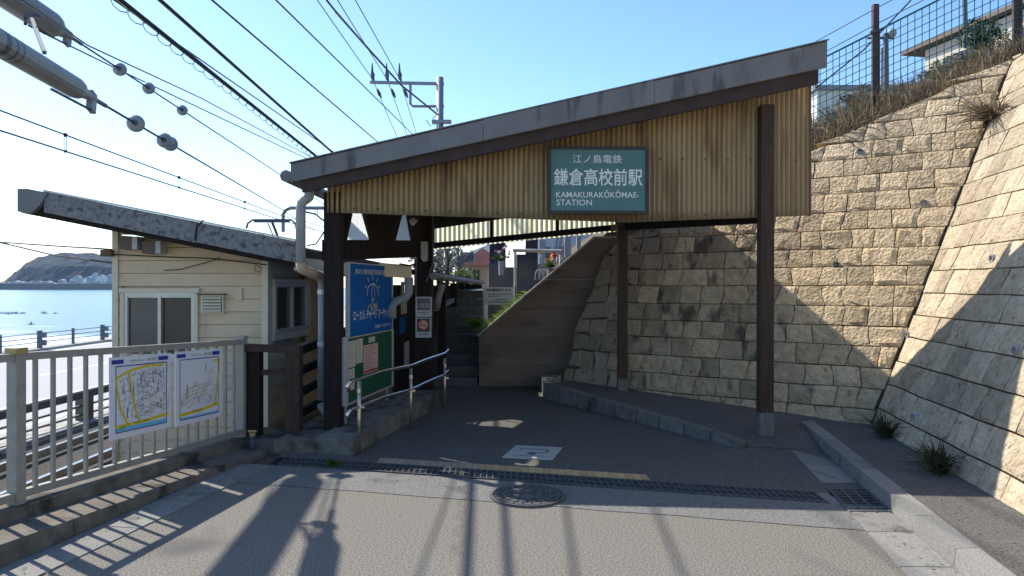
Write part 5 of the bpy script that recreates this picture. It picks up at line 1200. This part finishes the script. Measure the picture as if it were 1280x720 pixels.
grave('gravestone', [place(641,347,678,372,15.2,.9), place(646,318,672,348,15.4,.7), place(657,298,672,322,15.6,.4)], 'dark blue polished gravestone behind the middle of the pipe railing', ('granite','granitedark','granitedark'))
grave('gravestone', [place(611,330,622,345,17,.8), place(612,305,619,332,17.2,.4)], 'tall dark gravestone at the left behind the grey granite block', ('granite','granitedark'))
grave('gravestone', [place(672,330,690,348,16.5,.7), place(674,300,682,331,16.7,.3)], 'slim pale gravestone beside the red and yellow flowers', ('granitepale','granitepale'))
grave('gravestone', [place(700,318,716,335,14.5,.7), place(708,292,714,320,14.6,.3)], 'pale grey gravestone right of the grave tablets near the wall top', ('granitepale','granitepale'))
for i, (x, m_) in enumerate(((690,'left'), (695,'middle'), (701,'right'))):
    a, b_ = at(x,330,14), at(x+8,292,14.1); whole('grave_tablet', MB().beam(a, b_, .05, .02, (0,1,0)).beam(b_, b_+V((.02,0,.06)), .03, .02, (0,1,0)), M['stupa'], m_+' one of three leaning grey wooden grave tablets', 'grave tablet', 'leaning grave tablets')
for x, lab in ((706,'white stone pillar at the left of the two near the wall top'), (721,'white stone pillar at the right of the two near the wall top')):
    whole('stone_pillar', MB().box(*place(x,294,x+5,322,13.6,.1)), M['granitepale'], lab, 'pillar')
pr = thing('pipe_railing', (.4,13,1.4), 'thin grey pipe railing standing in front of the graves', 'railing')
obj('rail_pipe', MB().tube([at(641,313,12.9), at(702,314,12.9)], .03, 8), M['alum'], pr)
for x, yb in ((644,392), (697,340)): obj('rail_post', MB().tube([at(x,313,12.9), at(x,yb,12.9)], .024, 8), M['alum'], pr)
mb = MB()
for x in (669, 674, 679): mb.tube([at(x,350,12.6), at(x,343,12.6), at(x+2,338,12.6), at(x+7,337,12.6), at(x+9,343,12.6)], .014, 6)
whole('metal_hoop', mb, M['alum'], 'bent metal hoops between the graves and the flowers', 'hoop')
def bouquet(x, y, d, lab, mats, k):
    c_ = at(x,y,d); t_ = thing('flower_bouquet', c_-V((0,0,.3)), lab, 'flowers')
    obj('vase', MB().tube([c_-V((0,0,.38)), c_-V((0,0,.12))], [.05,.06], 8), M['granitepale'], t_)
    for mm in mats:
        mb = MB()
        for _ in range(k):
            q_ = c_+V((random.gauss(0,.075), random.gauss(0,.05), random.gauss(.03,.07)))
            for a in range(5): mb.leaf(q_, (math.cos(a*1.26), -.6, math.sin(a*1.26)), .038, .03, .1)
        obj('petals', mb, M[mm], t_, kind='stuff')
    mb = MB()
    for _ in range(50): mb.leaf(c_-V((0,0,.1)), (random.gauss(0,.7), random.gauss(0,.4), random.uniform(.2,1)), random.uniform(.1,.22), .02, .3)
    obj('leaves', mb, M['leaf'], t_)
bouquet(688,327,12.3,'bright bouquet of red, yellow and white flowers by the pipe railing', ('petalred','petalyellow','petalwhite'), 7)
bouquet(627,318,13.5,'pink and white bouquet beside the dark headstone on the grey block', ('petalpink','petalwhite'), 6)
# houses and bare trees at the far end
rh = thing('far_house', (-.8,32,.5), 'tan house with a red gable roof seen beyond the stairs', 'house')
a = at(585,362,32); b_ = at(610,332,32)
obj('house_wall', MB().box(a.x,b_.x,32,38,-1,b_.z), M['tanwall'], rh); obj('roof', MB().prism([(a.x-.3,31.6,b_.z),(b_.x+.4,31.6,b_.z),(b_.x+.4,31.6,b_.z+.35),((a.x+b_.x)/2+.2,31.6,b_.z+.75)], (0,7,0)), M['redroof'], rh); obj('window', MB().box(a.x+.25,a.x+.5,31.95,32.02,1.6,2.3), M['glass'], rh)
wh = thing('far_house', (-1.4,42,.5), 'house with a broad white sheet roof behind the red roofed house', 'house')
a = at(572,362,42); b_ = at(612,330,42)
obj('house_wall', MB().box(a.x,b_.x,42,50,-1,b_.z), M['whitewall'], wh); obj('roof', MB().hexa([(a.x-.5,41,b_.z-.1),(b_.x+.5,41,b_.z+.7),(b_.x+.5,50,b_.z+.7),(a.x-.5,50,b_.z-.1)], [(a.x-.5,41,b_.z+.1),(b_.x+.5,41,b_.z+1.3),(b_.x+.5,50,b_.z+1.3),(a.x-.5,50,b_.z+.1)]), M['sheetroof'], wh); obj('window', MB().box(a.x+.3,a.x+.8,41.95,42.02,1.7,2.4), M['glass'], wh)
gh = thing('far_house', (.9,30,1.5), 'pale blue grey house front behind the gravestones', 'house')
obj('house_wall', MB().box(.75,3.6,30,36,1,5.2), mat('pale_blue_wall', (.42,.46,.52), (.48,.52,.58), sc=2, rough=.8), gh); obj('roof', MB().box(.5,3.9,29.6,36.4,5.2,5.45), M['houseroof'], gh)
for x in (1.1,1.75): obj('window', MB().box(x,x+.45,29.95,30.02,2.4,3.2), M['glass'], gh)
def bare(x, y, d, h, lab):
    b0 = at(x,y,d); t_ = thing('bare_tree', b0, lab, 'tree', None); mt = MB(); mt.tube([b0, b0+V((.05,0,h*.5)), b0+V((0,.05,h*.8))], [.07,.05,.02], 6); obj('trunk', mt, M['bark'], t_)
    mb = MB()
    for _ in range(90):
        s_ = b0+V((.03,.02,h*random.uniform(.25,.85))); e_ = s_+V((random.gauss(0,.28)*h*.5, random.gauss(0,.28)*h*.5, random.uniform(.1,.4)*h)); m_ = (s_+e_)/2+V((random.gauss(0,.05),0,-.04)); mb.tube([s_,m_,e_], [.016,.010,.004], 4, False)
    obj('crown', mb, mat('pale_twig', (.20,.18,.16), (.28,.26,.24), sc=8, rough=1), t_)
bare(558,372,21,2.1,'bare grey tree behind the shelter roof, left of the thin pole'); bare(572,372,24,1.9,'bare grey tree behind the shelter roof, next to the white roofed house')
leafy('far_shrub', at(548,338,26), .75, 900, M['shrubm'], 'grey green shrub at the left end of the far trees beyond the shelter', 'shrub', (1,1,1), .12, m2=M['stupa'], stem_h=.9)
leafy('far_shrub', at(583,352,20), .28, 500, M['leaf'], 'small green shrub at the end of the stairs in front of the far houses', 'shrub', (1,1,1), .07, m2=M['leafbright'], stem_h=.3)
a = at(577,372,27); b_ = at(577,312,27); up2 = thing('utility_pole', a, 'thin pole with a small box rising beyond the shelter roof', 'utility pole'); obj('pole', MB().tube([a,b_],.05,6), M['steeldark'], up2); obj('pole_box', MB().box(b_.x-.05,b_.x+.45,26.9,27.2,b_.z-.45,b_.z-.1), M['steeldark'], up2)

# ------------------------------------------------------------------ sea air
hm = bpy.data.materials.new('sea_air'); hm.use_nodes = True; hn_ = hm.node_tree.nodes; hn_.remove(hn_['Principled BSDF'])
pv = hn_.new('ShaderNodeVolumePrincipled'); pv.inputs['Color'].default_value = (.45,.66,1,1); pv.inputs['Density'].default_value = .00004; pv.inputs['Anisotropy'].default_value = .3
hm.node_tree.links.new(pv.outputs[0], hn_['Material Output'].inputs['Volume'])
hz_ = obj('haze', MB().box(-4600,4600,-500,4700,-10,140), hm, None, kind='stuff'); hz_['label'] = 'pale blue sea air over the bay'
